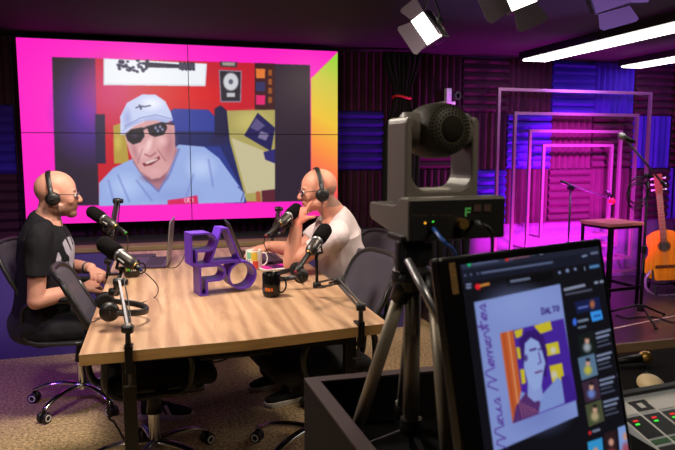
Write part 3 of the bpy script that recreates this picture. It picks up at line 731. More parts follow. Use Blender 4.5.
# ------------------------------------------------------------ man in black, left
def man_left():
    VC = 3.66
    hc = P(58, 195.5, VC); sc = 1.04; Rh = basis((1, .03, -.05)); 
    c_neck = P(48, 214, VC); sh_n = P(39, 239, 3.47); sh_f = P(56, 234, 3.85); chest = P(46, 250, VC); waist = P(44, 290, VC); pel = P(40, 322, VC)
    el_n = P(36, 301, 3.43); wr_n = P(82, 288, 3.56); el_f = P(66, 266, 3.92); wr_f = P(91, 268, 3.72)
    root = thing('person', 'bald man in black T-shirt and headphones sitting with clasped hands', 'person', (pel.x, VC, .46))
    mb = MB(); add_head(mb, hc, Rh, sc)
    mb.tube([hc+V((-.035, 0, -.03)), hc+V((-.045, 0, -.08)), c_neck+V((0, 0, .0)), c_neck+V((-.01, 0, -.06))], [.058, .058, .063, .085], 18, 3)
    mb.tube([c_neck+V((-.02, 0, -.04)), chest, waist, pel], [(.09, .07), (.13, .10), (.14, .11), (.15, .12)], 20, 3, upd=(1, 0, 0))
    for s, e, w, kk in ((sh_n, el_n, wr_n, 1), (sh_f, el_f, wr_f, -1)):
        limb(mb, [s, s.lerp(e, .45), e], [.042, .046, .042]); limb(mb, [e, e.lerp(w, .35), w], [.044, .044, .028])
    hn = P(93, 280, 3.60)
    hand(mb, wr_n, (P(97, 283, 3.64)-wr_n), (-.2, -.55, .8), -1, (.75, .8, .85, .9), .5, 1.02)
    hand(mb, wr_f, (P(98, 276, 3.62)-wr_f)+V((.02, -.02, 0)), (.25, -.3, .9), 1, (.8, .85, .9, .95), .6, 1.02)
    body = remesh('body', mb, M['skinv'], root, .0042, 8)
    vcolor(body, face_color(hc, Rh, sc, 1.15, .3, skin)); face_parts(hc, Rh, sc, body)
    # T-shirt
    mb = MB()
    mb.tube([c_neck+V((-.005, 0, -.022)), c_neck+V((-.015, 0, -.045)), chest+V((.0, 0, .07)), chest+V((0, 0, -.02)), waist, pel+V((0, 0, -.02))], [(.072, .075), (.125, .095), (.18, .128), (.185, .14), (.165, .14), (.178, .15)], 24, 4, upd=(1, 0, 0))
    for s, e in ((sh_n, el_n), (sh_f, el_f)):
        limb(mb, [s.lerp(c_neck, .45)+V((0, 0, -.01)), s, s.lerp(e, .35), s.lerp(e, .60)], [.050, .062, .063, .064], cut=True)
    sh = remesh('tshirt', mb, M['tblack'], root, .005, 6, disp=.009, dscale=9, stretch=(1.3, 1.3, .8))
    blk = V(lin((25, 24, 30)))
    pc = P(73, 255, 3.56)
    def shirt(p):
        d = p-pc
        if p.x > pc.x-.10 and abs(p.y-3.60) < .11 and -.11 < d.z < .09:
            r = math.hypot((p.y-3.60)/.10, (d.z+.01)/.11)
            if r < 1 and noise.noise(V((p.y*22, p.z*9, 3)))+.15*math.sin(p.y*90+p.z*50) > -.1: return V(lin((176, 172, 190)))
        return blk
    vcolor(sh, shirt)
    # trousers
    mb = MB(); hipn = pel+V((.02, -.09, -.02)); hipf = pel+V((.02, .09, -.02)); kn = V((-.02, 3.50, .50)); kf = V((-.0, 3.80, .50)); an = V((-.06, 3.44, .11)); af = V((.1, 3.8, .11))
    mb.ell(pel+V((-.02, 0, -.0)), (.14, .18, .12))
    for h_, k_, a_ in ((hipn, kn, an), (hipf, kf, af)):
        limb(mb, [h_, h_.lerp(k_, .5), k_], [.095, .085, .066]); limb(mb, [k_, k_.lerp(a_, .4), a_], [.066, .06, .048])
    remesh('trousers', mb, M['denim'], root, .006, 5, disp=.006, dscale=10)
    shoe(root, (.165, 3.37, 0), (-.11, 3.44, 0)); shoe(root, (.26, 3.76, 0), (.0, 3.84, 0))
    # wristwatch
    w0 = wr_f.lerp(el_f, .12); ax = (el_f-wr_f).normalized()
    t = MB().lathe([(.030, -.008), (.034, -.008), (.034, .008), (.030, .008), (.030, -.008)], w0, ax, 20).build('watch_band', M['steel'], root, smooth=True)
    b0 = wr_n.lerp(el_n, .06); ax = (el_n-wr_n).normalized()
    MB().lathe([(.030, -.002), (.033, 0), (.030, .002), (.030, -.002)], b0, ax, 20).build('bracelet', M['red'], root)
    cb = [hc+Rh@V((.005, -.10, -.05)), P(60, 215, 3.50), P(62, 226, 3.48), P(68, 236, 3.52)]
    headphones('black headphones worn by the bald man in the black T-shirt', hc+Rh@V((-.018, 0, -.004)), Rh, 1.02, -.22, cb)
    glasses('blue-rimmed glasses on the bald man in the black T-shirt', hc, Rh, sc, M['frameg'])
man_left()
# ------------------------------------------------------------ man in pale T-shirt, right
def man_right():
    VC = 3.45
    hc = P(317.5, 191.5, VC); sc = 1.0; Rh = basis((-1, .06, -.12))
    nb = P(336, 213, VC); sh_n = P(338, 236, 3.25); sh_f = P(324, 229, 3.66); chest = P(337, 240, VC+.02); waist = P(343, 270, VC+.02); pel = P(341, 300, VC+.02)
    el_n = P(291, 263, 3.34); wr_n = P(297, 223, 3.36); el_f = P(298, 250, 3.66); wr_f = P(268, 246, 3.66)
    root = thing('person', 'bald man in pale T-shirt leaning an elbow on the table, hand on cheek', 'person', (pel.x, VC, .46))
    mb = MB(); add_head(mb, hc, Rh, sc)
    mb.tube([hc+V((.03, 0, -.02)), hc+V((.05, 0, -.07)), nb+V((-.012, 0, -.0)), nb+V((0, 0, -.05))], [.060, .062, .068, .085], 18, 3)
    mb.tube([nb+V((0, 0, -.05)), chest, waist, pel], [(.09, .07), (.14, .105), (.15, .12), (.15, .12)], 20, 3, upd=(1, 0, 0))
    for s, e, w in ((sh_n, el_n, wr_n), (sh_f, el_f, wr_f)):
        limb(mb, [s, s.lerp(e, .45), e], [.044, .046, .043]); limb(mb, [e, e.lerp(w, .35), w], [.045, .046, .029])
    hand(mb, wr_n, (P(306, 197, 3.375)-wr_n), (-.75, -.65, .1), -1, (.25, 1.0, 1.15, 1.2), 1.2, .95, .01)
    hand(mb, wr_f, (-1, -.12, -.18), (-.1, 0, 1), 1, (.25, .25, .28, .32), .3, 1.0)
    body = remesh('body', mb, M['skinv'], root, .0042, 8)
    vcolor(body, face_color(hc, Rh, sc, .0, .75, lin((208, 146, 124)))); face_parts(hc, Rh, sc, body)
    mb = MB()
    mb.tube([nb+V((-.014, 0, -.015)), nb+V((0, 0, -.035)), chest+V((.0, 0, .06)), chest+V((0, 0, -.03)), waist, pel+V((0, 0, -.01))], [(.080, .078), (.14, .095), (.195, .13), (.19, .14), (.178, .145), (.18, .15)], 24, 4, upd=(1, 0, 0))
    for s, e in ((sh_n, el_n), (sh_f, el_f)):
        limb(mb, [s.lerp(nb, .35)+V((0, 0, -.01)), s, s.lerp(e, .35), s.lerp(e, .56)], [.056, .064, .063, .062], cut=True)
    remesh('tshirt', mb, M['tpale'], root, .005, 6, disp=.010, dscale=8, stretch=(1.5, 1.3, .7))
    mb = MB(); hipn = pel+V((0, -.09, -.02)); hipf = pel+V((0, .09, -.02)); kn = V((.58, 3.32, .50)); kf = V((.58, 3.62, .50)); an = V((.70, 3.42, .11)); af = V((.62, 3.68, .11))
    mb.ell(pel, (.14, .18, .12))
    for h_, k_, a_ in ((hipn, kn, an), (hipf, kf, af)):
        limb(mb, [h_, h_.lerp(k_, .5), k_], [.095, .085, .066]); limb(mb, [k_, k_.lerp(a_, .4), a_], [.066, .06, .048])
    remesh('trousers', mb, M['denim'], root, .006, 5, disp=.006, dscale=10)
    shoe(root, (.55, 3.40, 0), (.80, 3.45, 0), False); shoe(root, (.5, 3.66, 0), (.76, 3.70, 0), False)
    cb = [hc+Rh@V((.0, .10, -.045)), P(322, 222, 3.27), P(319, 236, 3.22)]
    headphones('black headphones worn by the man in the pale T-shirt', hc+Rh@V((-.008, 0, -.006)), Rh, 1.04, .0, cb)
    glasses('dark-rimmed glasses on the man in the pale T-shirt', hc, Rh, sc, M['black'])
man_right()
# ================================================================== MICROPHONES ON BOOM ARMS
def mic(label, tip, end, tagc, cable=None, rf=.027):
    q_ = rf/.027
    tip, end = V(tip), V(end); a = (end-tip); L = a.length; a.normalize()
    t = thing('microphone', label, 'microphone', tip+a*L*.5, 'dynamic microphones on the table booms'); k = L/.27
    MB().lathe([(0, 0), (.4*rf, .0015), (.75*rf, .008), (rf, .022), (rf*1.03, .06), (rf, .095), (rf*.9, .112), (0, .112)], tip, a, 24).build('windscreen', M['foamblk'], t, smooth=True)
    b = MB().lathe([(0, .110), (.021*q_, .110), (.021*q_, .185), (.0165*q_, .205), (.013, .212), (0, .212)], tip, a, 24).build('mic_body', M['micbody'], t)
    smooth_by_angle(b)
    MB().lathe([(.0212*q_, .116), (.0225*q_, .118), (.0225*q_, .126), (.0212*q_, .128)], tip, a, 24).build('collar_ring', M['silver'], b, smooth=True)
    sd = a.cross(V((0, 0, 1))).normalized()
    if sd.y > 0: sd = -sd
    MB().bar(tip+a*.14+sd*.0205*q_, tip+a*.175+sd*.0205*q_, .006, .003, up=sd).build('name_plate', M['white'], b)
    MB().lathe([(.0135, .206), (.0145, .208), (.0145, .214), (.0135, .216)], tip, a, 20).build('brass_ring', M['gold'], b, smooth=True)
    MB().lathe([(0, .210), (.011, .210), (.011, L-.012), (.007, L), (0, L)], tip, a, 18).build('cable_plug', M['black'], t, smooth=True)
    MB().lathe([(.006, L-.005), (.0068, L-.003), (.0068, L+.002), (.005, L+.003)], tip, a, 16).build('plug_ring', tagc, t, smooth=True)
    dn = (V((0, 0, -1))-a*a.dot(V((0, 0, -1)))).normalized(); side = a.cross(dn)
    mb = MB()
    for s in (-1, 1): mb.bar(tip+a*.15+side*s*.025*q_, tip+a*.15+side*s*.025*q_+dn*.04, .012, .003, up=side)
    mb.bar(tip+a*.15-side*.027+dn*.04, tip+a*.15+side*.027+dn*.04, .012, .004, up=dn)
    mb.build('yoke_mount', M['blackm'], t)
    if cable: MB().tube([end]+cable, .0024, 8, 6).build('cable', M['black'], t, smooth=True)
    return tip+a*.15+dn*.045
def boom(label, clamp, elbow, wrist, mount, inward, metal='steel', springs=True):
    """clamp: point on the table top at the edge; inward: unit vector from the edge into the table"""
    clamp, elbow, wrist, mount = V(clamp), V(elbow), V(wrist), V(mount); iw = V(inward)
    t = thing('microphone_boom_arm', label, 'boom arm', clamp, 'boom arms clamped to the table')
    mb = MB(); o = clamp-iw*.012
    mb.box(o+V((0, 0, -.03)), (.026, .024, .10), None); mb.bar(o+V((0, 0, .007)), o+iw*.05+V((0, 0, .007)), .03, .010); mb.bar(o+V((0, 0, -.075)), o+iw*.045+V((0, 0, -.075)), .03, .01)
    mb.build('clamp', M['blackm'], t, bevel=.003)
    MB().cyl(o+iw*.03+V((0, 0, -.135)), o+iw*.03+V((0, 0, -.05)), .0055).tube([o+iw*.03+V((-.022, 0, -.135)), o+iw*.03+V((.022, 0, -.135))], .0035, 8).build('clamp_screw', M['steel'], t, smooth=True)
    base = o+V((0, 0, .075)); MB().cyl(o+V((0, 0, .015)), base, .010, .008).build('pivot', M['black'], t, smooth=True)
    def rods(a, b, name):
        x = (b-a).normalized(); s = x.cross(V((0, 0, 1)))
        s = s.normalized() if s.length > .2 else V((1, 0, 0)); w = s.cross(x).normalized()
        mb = MB()
        for q in (-1, 1): mb.bar(a+w*.011*q, b+w*.011*q, .008, .008, up=w)
        r = mb.build(name, M[metal], t)
        if springs:
            m2 = MB(); n = 40; p0, p1 = a.lerp(b, .12)+s*.008, a.lerp(b, .48)+s*.008
            m2.tube([p0.lerp(p1, i/(n*4))+(w*math.cos(i*PI/2)+s*math.sin(i*PI/2))*.0045 for i in range(n*4)], .0009, 4)
            m2.build('spring', M['steel'], r, smooth=True)
        for e in (a, b): pass
    rods(base, elbow, 'lower_arm'); rods(elbow, wrist, 'upper_arm')
    for p in (base, elbow, wrist):
        MB().lathe([(0, -.018), (.014, -.018), (.016, -.012), (.016, .012), (.014, .018), (0, .018)], p, rt, 18).build('joint', M['black'], t, smooth=True)
    MB().lathe([(0, 0), (.011, 0), (.012, .012), (0, .014)], elbow+rt*.018, rt, 12).build('knob', M['black'], t)
    MB().tube([wrist, mount], .0075, 10).lathe([(0, -.008), (.014, -.008), (.014, .008), (0, .008)], mount, (0, 0, 1), 16).build('mount_post', M['blackm'], t, smooth=True)
    MB().tube([base+V((.012, 0, 0)), base.lerp(elbow, .5)+V((.02, 0, -.012)), elbow+V((.015, 0, .008)), elbow.lerp(wrist, .5)+V((.012, -.01, -.012)), wrist+V((.012, 0, 0))], .0024, 6, 5).build('cable', M['black'], t, smooth=True)
m2 = mic('near left dynamic microphone, large black windscreen, in front of the colour-lettered mug', P(100, 241, 2.66), P(141, 270, 2.50), M['bluep'], [P(149, 276, 2.6), P(158, 287, 2.72), P(155, 297, z=.753), P(140, 303, z=.753), P(126, 303, z=.753)], .033)
m1 = mic('far left microphone aimed at the man in the black T-shirt', P(89, 210, 3.42), P(126, 233, 3.22), M['green'], [P(128, 240, 3.25), P(127, 250, 3.3), P(121, 257, 3.4), P(118, 262, 3.5)], .031)
m3 = mic('far right microphone aimed at the man in the pale T-shirt', P(299, 207, 3.42), P(266, 236, 3.18), M['pink'], [P(264, 243, 3.2), P(268, 252, 3.25), P(276, 259, 3.3), P(290, 262, z=.753)], .034)
m4 = mic('near right dynamic microphone in front of the pale T-shirt', P(327, 227, 2.84), P(296, 272, 2.60), M['pink'], [P(296, 277, 2.7), P(303, 284, z=.753), P(320, 288, z=.753), P(332, 284, z=.753)], .034)
boom('black and steel boom arm clamped to the near table edge beside the left headphones', (-.10, 2.213, TZ), P(119, 282, 2.42), P(114, 292, 2.56), m2, (0, 1, 0))
boom('boom arm rising at the left table edge behind the near left microphone', (-.238, 3.60, TZ), P(117, 201, 3.52), P(110, 236, 3.36), m1, (1, 0, 0), 'blackm')
boom('black boom arm at the far table edge behind the far right microphone', (.79, 4.41, TZ), P(278, 209, 3.9), P(281, 234, 3.5), m3, (0, -1, 0), 'blackm')
boom('folded boom arm clamped to the near table edge by the grey tripod', (.745, 2.285, TZ), P(338, 281, 2.55), P(317, 285, 2.78), m4, (0, 1, 0))
# ================================================================== THINGS ON THE TABLE
def laptop(label, h0, h1, deck, tilt, hh=.235, lid='silver'):
    h0, h1 = V(h0), V(h1); x = (h1-h0); w = x.length; x.normalize(); d = V(deck).normalized(); z = V((0, 0, 1))
    t = thing('laptop', label, 'laptop', (h0+h1)/2); c = (h0+h1)/2
    R = Matrix((x, d, x.cross(d))).transposed()
    dk = MB().box(c+d*.115+z*.009, (w, .23, .014), R).build('base', M['lapkeys'], t, bevel=.003)
    mb = MB()
    for r in range(5):
        for k in range(13): mb.box(c+d*(.035+r*.02)+x*(-w/2+.03+k*(w-.06)/12)+z*.0168, ((w-.06)/12*.82, .016, .0016), R)
    mb.build('keyboard', M['black'], dk)
    MB().box(c+d*.185+z*.0166, (.1, .06, .0008), R).build('touchpad', M['darkpl'], dk)
    u = (z*math.cos(tilt)-d*math.sin(tilt)).normalized(); n = x.cross(u); R2 = Matrix((x, u, n)).transposed()
    ld = MB().box(c+z*.014+u*hh/2, (w, hh, .008), R2).build('lid', M[lid], t, bevel=.003)
    s = 1 if n.dot(d) > 0 else -1
    MB().box(c+z*.014+u*hh/2+n*s*.0046, (w-.016, hh-.02, .001), R2).build('screen', M['screenblk'], ld)
    MB().cyl(c-x*w*.4+z*.012, c+x*w*.4+z*.012, .006).build('hinge', M['darkpl'], t)
laptop('open laptop at the left side, screen seen edge-on, charger cable attached', (.055, 3.73, TZ), (.09, 4.06, TZ), (-1, .08, 0), .10, .25)
laptop('open laptop behind the purple letters, dark lid leaning back', (.50, 3.68, TZ), (.50, 4.02, TZ), (1, 0, 0), .36, .25, 'darkpl')
solid('charger_cable', MB().tube([P(168, 268, z=.7525), P(176, 267, z=.7525), P(181, 262, z=.7525), P(184, 256, z=.7525), P(187, 250, z=.7525)], .0022, 6, 6), M['black'], 'thin dark charger cable trailing from the left laptop', 'cable', smooth=True)
solid('folder', MB().box(P(142, 256, z=.756), (.17, .10, .012)), M['black'], 'thin black folder lying behind the left laptop', 'folder', bevel=.002)
solid('earphone_coil', MB().tube([P(243, 253, z=.754)+V((.022*math.cos(a*.9), .05*math.sin(a*.9), .001*a)) for a in range(14)], .003, 6, 3), M['black'], 'small coil of black cable behind the purple letters', 'cable', smooth=True)
def mug(label, base, r, h, m, hd, tall=1):
    t = thing('mug', label, 'mug', base, 'mugs on the conference table'); b = V(base)
    o = MB().lathe([(0, .001), (r*.82, .001), (r*.92, .006), (r, .018), (r, h-.003), (r-.002, h), (r-.004, h-.002), (r-.005, .01), (0, .008)], b, n=32).build('body', m, t)
    smooth_by_angle(o, .9)
    d = V(hd).normalized(); z = V((0, 0, 1))
    MB().tube([b+d*(r-.003)+z*h*.82, b+d*(r+.018)+z*h*.84, b+d*(r+.030)+z*h*.62, b+d*(r+.028)+z*h*.38, b+d*(r+.012)+z*h*.2, b+d*(r-.003)+z*h*.2], [(.006, .004)]*6, 8, 5).build('handle', m, t, smooth=True)
    return t
def wrap(t, b, r, a0, a1, z0, z1, m, name='print', n=6):   # printed patch on the mug wall
    mb = MB(); lo, hi = [], []; b = V(b)
    for i in range(n+1):
        a = a0+(a1-a0)*i/n; d = V((math.cos(a), math.sin(a), 0))*(r+.0006); lo.append(b+d+V((0, 0, z0))); hi.append(b+d+V((0, 0, z1)))
    L, Hh = mb.verts(lo), mb.verts(hi)
    for i in range(n): mb.face([L[i], L[i+1], Hh[i+1], Hh[i]])
    return mb.build(name, m, t)
bm_ = P(271.5, 296, z=TZ); mg = mug('glossy black mug with orange and blue lettering beside the purple letters', bm_, .042, .108, M['blackcer'], rt*1-V((0, .35, 0)))
a0 = math.atan2(-bm_.y, -bm_.x)
def letters(t, b, r, a0, w, z0, h, txt, cols, seg=None):
    G = {'R': [((0, 0), (0, 1)), ((0, 1), (.8, .9)), ((.8, .9), (.7, .5)), ((.7, .5), (0, .5)), ((.3, .5), (.9, 0))], 'I': [((.4, 0), (.4, 1))], 'A': [((0, 0), (.45, 1)), ((.45, 1), (.9, 0)), ((.2, .4), (.7, .4))], 'N': [((0, 0), (0, 1)), ((0, 1), (.8, 0)), ((.8, 0), (.8, 1))], 'O': [((.1, 0), (.1, 1)), ((.1, 1), (.8, 1)), ((.8, 1), (.8, 0)), ((.8, 0), (.1, 0))]}
    b = V(b)
    for i, c in enumerate(txt):
        mb = MB()
        for (x0, y0), (x1, y1) in G[c]:
            q = []
            for x, y in ((x0, y0), (x1, y1)):
                a = a0+(i+x*.75)*w; q.append(b+V((math.cos(a), math.sin(a), 0))*(r+.0008)+V((0, 0, z0+h*y)))
            mb.bar(q[0], q[1], .0035, .001, up=(q[0]-b)*V((1, 1, 0)) if False else V((q[0].x-b.x, q[0].y-b.y, 0)))
        mb.build('lettering', cols[i % len(cols)], t)
letters(mg, bm_, .042, a0-.95, .30, .030, .016, 'IRNA', [M['bluep'], M['orange'], M['orange'], M['orange']])
wm = P(254, 268.5, z=TZ); w_ = mug('white mug with mint, yellow and coral colour blocks', wm, .046, .108, M['whitecer'], rt)
a1 = math.atan2(-wm.y, -wm.x)
wrap(w_, wm, .046, a1-.95, a1-.35, .062, .100, M['mint']); wrap(w_, wm, .046, a1-.33, a1+.45, .052, .100, M['yellow']); wrap(w_, wm, .046, a1-.15, a1+.55, .006, .050, M['coral'])
letters(w_, wm, .046, a1-1.0, .34, .028, .028, 'RI', [M['black']])
cm = P(132, 276.5, z=TZ); c_ = mug('short black mug with rainbow lettering, behind the near left microphone', cm, .043, .085, M['blackcer'], rt)
a2 = math.atan2(-cm.y, -cm.x)
letters(c_, cm, .043, a2-.85, .36, .036, .02, 'ANINA', [M['yellow'], M['green'], M['white'], M['white'], M['orange']])
ta, tb2, tc, td = P(261, 268.5, z=TZ+.008), P(276, 273, z=TZ+.008), P(291, 266, z=TZ+.008), P(277, 262, z=TZ+.008)
tX = (td-ta).normalized(); tc_ = (ta+tc)/2+V((0, .02, 0)); tR = basis((.95, .3, 0))
tt_ = thing('tablet', 'white tablet with pink screen lying behind the black mug', 'tablet', (tc_.x, tc_.y, TZ))
body_ = MB().box((tc_.x, tc_.y, TZ+.005), (.20, .135, .008), tR).build('case', M['white'], tt_, bevel=.003)
MB().box((tc_.x, tc_.y, TZ+.0095), (.175, .115, .001), tR).build('screen', M['tabscreen'], body_)
MB().box((tc_.x, tc_.y, TZ+.0102), (.08, .115, .0008), tR).build('screen_window', M['tabscreen2'], body_)
Rl = Matrix((V((0, 0, 1)), V((.15, -1, 0)).normalized(), V((1, .12, -.16)).normalized())).transposed()
headphones('black headphones lying on the table by the near left boom arm', P(108, 313, 2.50)+V((.0, .09, 0.004)), Rl, 1.1, 0, [P(100, 318, z=.753), P(92, 322, z=.753), P(90, 316, z=.753)])
Rr = Matrix((V((0, 0, 1)), V((-.1, -1, 0)).normalized(), V((-1, .12, -.16)).normalized())).transposed()
headphones('black headphones lying on the table behind the black mug', P(301, 276, 2.98)+V((.0, .085, 0)), Rr, 1.0, 0, None)
# ================================================================== CONSOLE, SIDE TABLE
ct = thing('control_console', 'black open-topped control console in the foreground', 'console', (.62, 1.0, 0))
zt = .95; th = .028; K0 = P(304, 378, z=zt); K1 = P(358, 450, z=zt); K1 = K0+(K1-K0).normalized()*.8; K2 = V((.90, K0.y-.014, 0)); K0.z = K1.z = 0
ld_ = (K1-K0).normalized(); lin_ = V((-ld_.y, ld_.x, 0)); lin_ = lin_ if lin_.x > 0 else -lin_
bd_ = (K2-K0).normalized(); bin_ = V((bd_.y, -bd_.x, 0))
def slab(a, b, inn, z0, z1, t=th):
    p = [a, b, b+inn*t, a+inn*t]; return [V((q.x, q.y, z0)) for q in p]+[V((q.x, q.y, z1)) for q in p]
MB().hexa(slab(K0, K1, lin_, 0, zt-.004)).build('side_panel', M['consol'], ct)
MB().hexa(slab(K0+lin_*th+bd_*.0, K2, bin_, 0, zt-.004)).build('back_panel', M['consol'], ct)
MB().hexa(slab(K0, K1, lin_, zt-.004, zt)).hexa(slab(K0+lin_*th, K2, bin_, zt-.004, zt)).build('rim_edging', M['consoled'], ct)
q = [(.345, 1.21), (.50, .60), (.50, .44), (1.75, .44), (1.75, 1.24), (.92, 1.22)]
MB().prism(q, lambda a, b, d: V((a, b, .67+d)), .03).build('worktop', M['consol'], ct)
MB().prism([(K0.x+.035, K0.y-.035), (K0.x+.035+(K1.x-K0.x)*.6, K0.y-.035+(K1.y-K0.y)*.6), (.90, .70), (.90, 1.20)], lambda a, b, d: V((a, b, .701+d)), .155).build('raised_shelf', M['matblack'], ct)
for x, y in ((1.68, .55), (1.68, 1.16), (.56, .55)): MB().box((x, y, .335), (.05, .05, .669)).build('leg', M['blackm'], ct)
st = thing('side_table', 'black side table between the console and the stage', 'table', (1.65, 1.53, 0))
fa, fb = P(612, 356.2, z=TZ), P(684, 346.8, z=TZ); fb = fb+(fb-fa)*.8; fa = fa-(fb-fa).normalized()*.42
q = [(fa.x, fa.y), (fb.x, fb.y), (2.3, 1.36), (1.0, 1.34)]
MB().prism(q, lambda a, b, d: V((a, b, TZ-.03+d)), .03).build('tabletop', M['matblack'], st)
for x, y in ((1.1, 1.42), (2.2, 1.42), (1.12, 1.6), (2.1, 1.64)): MB().box((x, y, .36), (.045, .045, .72)).build('leg', M['blackm'], st)
mo = P(651, 387, z=TZ); R = basis((.3, 1, 0))
t = thing('computer_mouse', 'beige computer mouse on the black side table', 'mouse', mo)
mb = MB(); mb.ell(mo+V((0, .0, .006)), (.055, .034, .028), R, 24, 14)
bmesh.ops.bisect_plane(mb.bm, geom=mb.bm.verts[:]+mb.bm.edges[:]+mb.bm.faces[:], plane_co=mo+V((0, 0, .001)), plane_no=(0, 0, -1), clear_outer=True)
mb.build('shell', M['beige'], t, smooth=True); MB().lathe([(0, -.004), (.009, -.004), (.009, .004), (0, .004)], mo+R@V((.03, 0, .025)), R@V((0, 1, 0))).build('scroll_wheel', M['black'], t)
ha, hb2 = P(613, 362, z=TZ+.016), P(650, 356.5, z=TZ+.026); a = (hb2-ha).normalized(); L = (hb2-ha).length
t = thing('handheld_microphone', 'dark handheld microphone with golden grille lying on the side table', 'microphone', ha)
MB().lathe([(0, 0), (.008, 0), (.011, L*.4), (.014, L*.75), (0, L*.75)], ha, a).build('handle', M['black'], t, smooth=True)
MB().lathe([(.014, L*.74), (.019, L*.8), (.020, L*.9), (.015, L*1.0), (0, L*1.04)], ha, a).build('grille', M['gold'], t, smooth=True)
# ================================================================== MIXER
t = thing('mixing_console', 'digital mixing console with lit channel windows beside the monitor', 'mixer', (1.2, .95, .70))
mx0 = V((.935, 1.145, .868)); mX = V((.99, .09, 0)).normalized(); mY = V((.09, -.955, -.27)).normalized(); mY = (mY-mX*mY.dot(mX)).normalized(); mN = mX.cross(-mY)
mR = Matrix((mX, mY, mX.cross(mY))).transposed(); up = 1 if mX.cross(mY).z > 0 else -1
def mp(x, y, h=0): return mx0+mX*x+mY*y+mX.cross(mY)*up*h
p = [mp(0, 0), mp(.6, 0), mp(.6, .42), mp(0, .42)]; base = [V((v.x, v.y, .701)) for v in p]
MB().hexa([base[0], base[1], base[2], base[3]]+p).build('chassis', M['paper'], t)
MB().box(mp(.3, -.006, .0), (.6, .012, .02), mR).build('top_lip', M['black'], t)
mb = MB()
for k in range(11): mb.box(mp(.0+.027+k*.052, .095, .001), (.046, .064, .002), mR); mb.box(mp(.027+k*.052, .185, .001), (.046, .062, .002), mR)
mb.build('channel_windows', M['screenblk'], t)
MB().box(mp(.08, .035, .001), (.05, .034, .002), mR).build('label_plate', M['black'], t)
MB().box(mp(.08, .035, .0022), (.014, .016, .001), mR).build('label_mark', M['white'], t)
for k in range(12): MB().box(mp(.001+k*.052, .13, .0014), (.0035, .20, .003), mR).build('strip_divider', M['white'], t)
MB().box(mp(.3, .035, .0008), (.58, .04, .0015), mR).build('header_strip', M['white'], t)
for k in range(11):
    x = .027+k*.052
    MB().box(mp(x-.004, .076, .0025), (.012, .004, .001), mR).build('red_reading', M['red_em'], t); MB().box(mp(x-.008, .086, .0025), (.010, .004, .001), mR).build('green_reading', M['grn_em'], t)
    MB().box(mp(x, .140, .0012), (.046, .012, .002), mR).build('green_strip', M['dimgrn'], t)
    if k % 3 == 1: MB().box(mp(x+.012, .165, .0025), (.005, .006, .001), mR).build('red_lamp', M['red_em'], t)
    MB().box(mp(x, .28, .0008), (.004, .11, .001), mR).build('fader_slot', M['black'], t)
    MB().box(mp(x, .235+.02*((k*7) % 3), .008), (.014, .026, .015), mR).build('fader_cap', M['white'], t, bevel=.003)
# ================================================================== MONITOR
mt = V((math.cos(math.radians(17.5)), math.sin(math.radians(17.5)), 0)); mn = V((mt.y, -mt.x, 0)); tl = math.radians(12.5)
mw = V((0, 0, -1))*math.cos(tl)+mn*math.sin(tl); mf = mn*math.cos(tl)+V((0, 0, 1))*math.sin(tl); mA = CAM+ray(432, 259)/FP*.8; MW, MH = .35, .40
mo_ = thing('computer_monitor', 'black monitor showing a video page with an album cover, in the foreground', 'monitor', (mA.x+.17, mA.y+.1, .857))
mR = Matrix((mt, mw, mf)).transposed()
MB().box(mA+mt*(MW/2+.006)+mw*MH/2-mf*.011, (MW-.012, MH, .020), mR).build('housing', M['screenblk'], mo_, bevel=.004)
cs = Canvas(430, 236, 645, 520, 4); cs.a[:] = (13, 13, 22); cs.crop(430, 230, 2.045)
cs.poly([(58, 52), (352, 14), (356, 44), (66, 86)], (30, 34, 52)); cs.poly([(64, 84), (354, 42), (358, 62), (68, 108)], (22, 25, 42))
cs.poly([(62, 60), (170, 46), (172, 64), (64, 80)], (44, 50, 74))
cs.blob(80, 70, 5, 6, (30, 190, 110), 1, .4); cs.blob(157, 59, 5, 6, (220, 50, 50), 1, .4)
cs.line([(88, 70), (138, 62)], 5, (96, 104, 140), .8); cs.line([(163, 58), (202, 52)], 5, (170, 110, 130), .8); cs.line([(208, 50), (214, 49)], 3, (150, 160, 190)); cs.line([(225, 49), (230, 48)], 3, (150, 160, 190))
for x, y in ((72, 93), (84, 91), (98, 89)): cs.blob(x, y, 3, 3, (96, 104, 140), 1, .5)
cs.line([(106, 88), (250, 66)], 4, (120, 134, 176), .75); cs.line([(312, 54), (320, 52)], 4, (150, 170, 210), .8); cs.line([(330, 48), (342, 46)], 5, (140, 150, 190), .7)
cs.line([(75, 112), (83, 111)], 4, (130, 140, 180)); cs.line([(75, 118), (83, 117)], 4, (130, 140, 180)); cs.blob(98, 116, 7, 7, (236, 30, 46), 1, .3); cs.line([(104, 114), (120, 110)], 5, (230, 150, 60), .9)
cs.poly([(155, 100), (250, 85), (252, 100), (157, 116)], (4, 4, 10)); cs.line([(166, 105), (203, 99)], 5, (130, 140, 170), .8)
for x, y, r in ((265, 87, 4), (281, 83, 5), (297, 80, 4)): cs.blob(x, y, r, r, (140, 160, 210), .9, .5)
cs.line([(316, 76), (317, 82)], 2, (150, 170, 210)); cs.poly([(324, 70), (347, 66), (348, 78), (326, 82)], (20, 34, 60)); cs.line([(328, 76), (344, 73)], 5, (110, 170, 230), .8)
cs.line([(276, 122), (315, 113)], 6, (170, 180, 210), .8); cs.line([(278, 132), (330, 122)], 4, (100, 105, 130), .8); cs.line([(338, 108), (342, 107)], 5, (150, 160, 190)); cs.line([(349, 106), (353, 105)], 5, (150, 160, 190))
cs.poly([(295, 148), (346, 136), (350, 160), (300, 172)], (20, 28, 74)); cs.blob(332, 152, 7, 12, (190, 110, 70), .9, .6); cs.line([(304, 160), (322, 156)], 4, (110, 130, 220), .8)
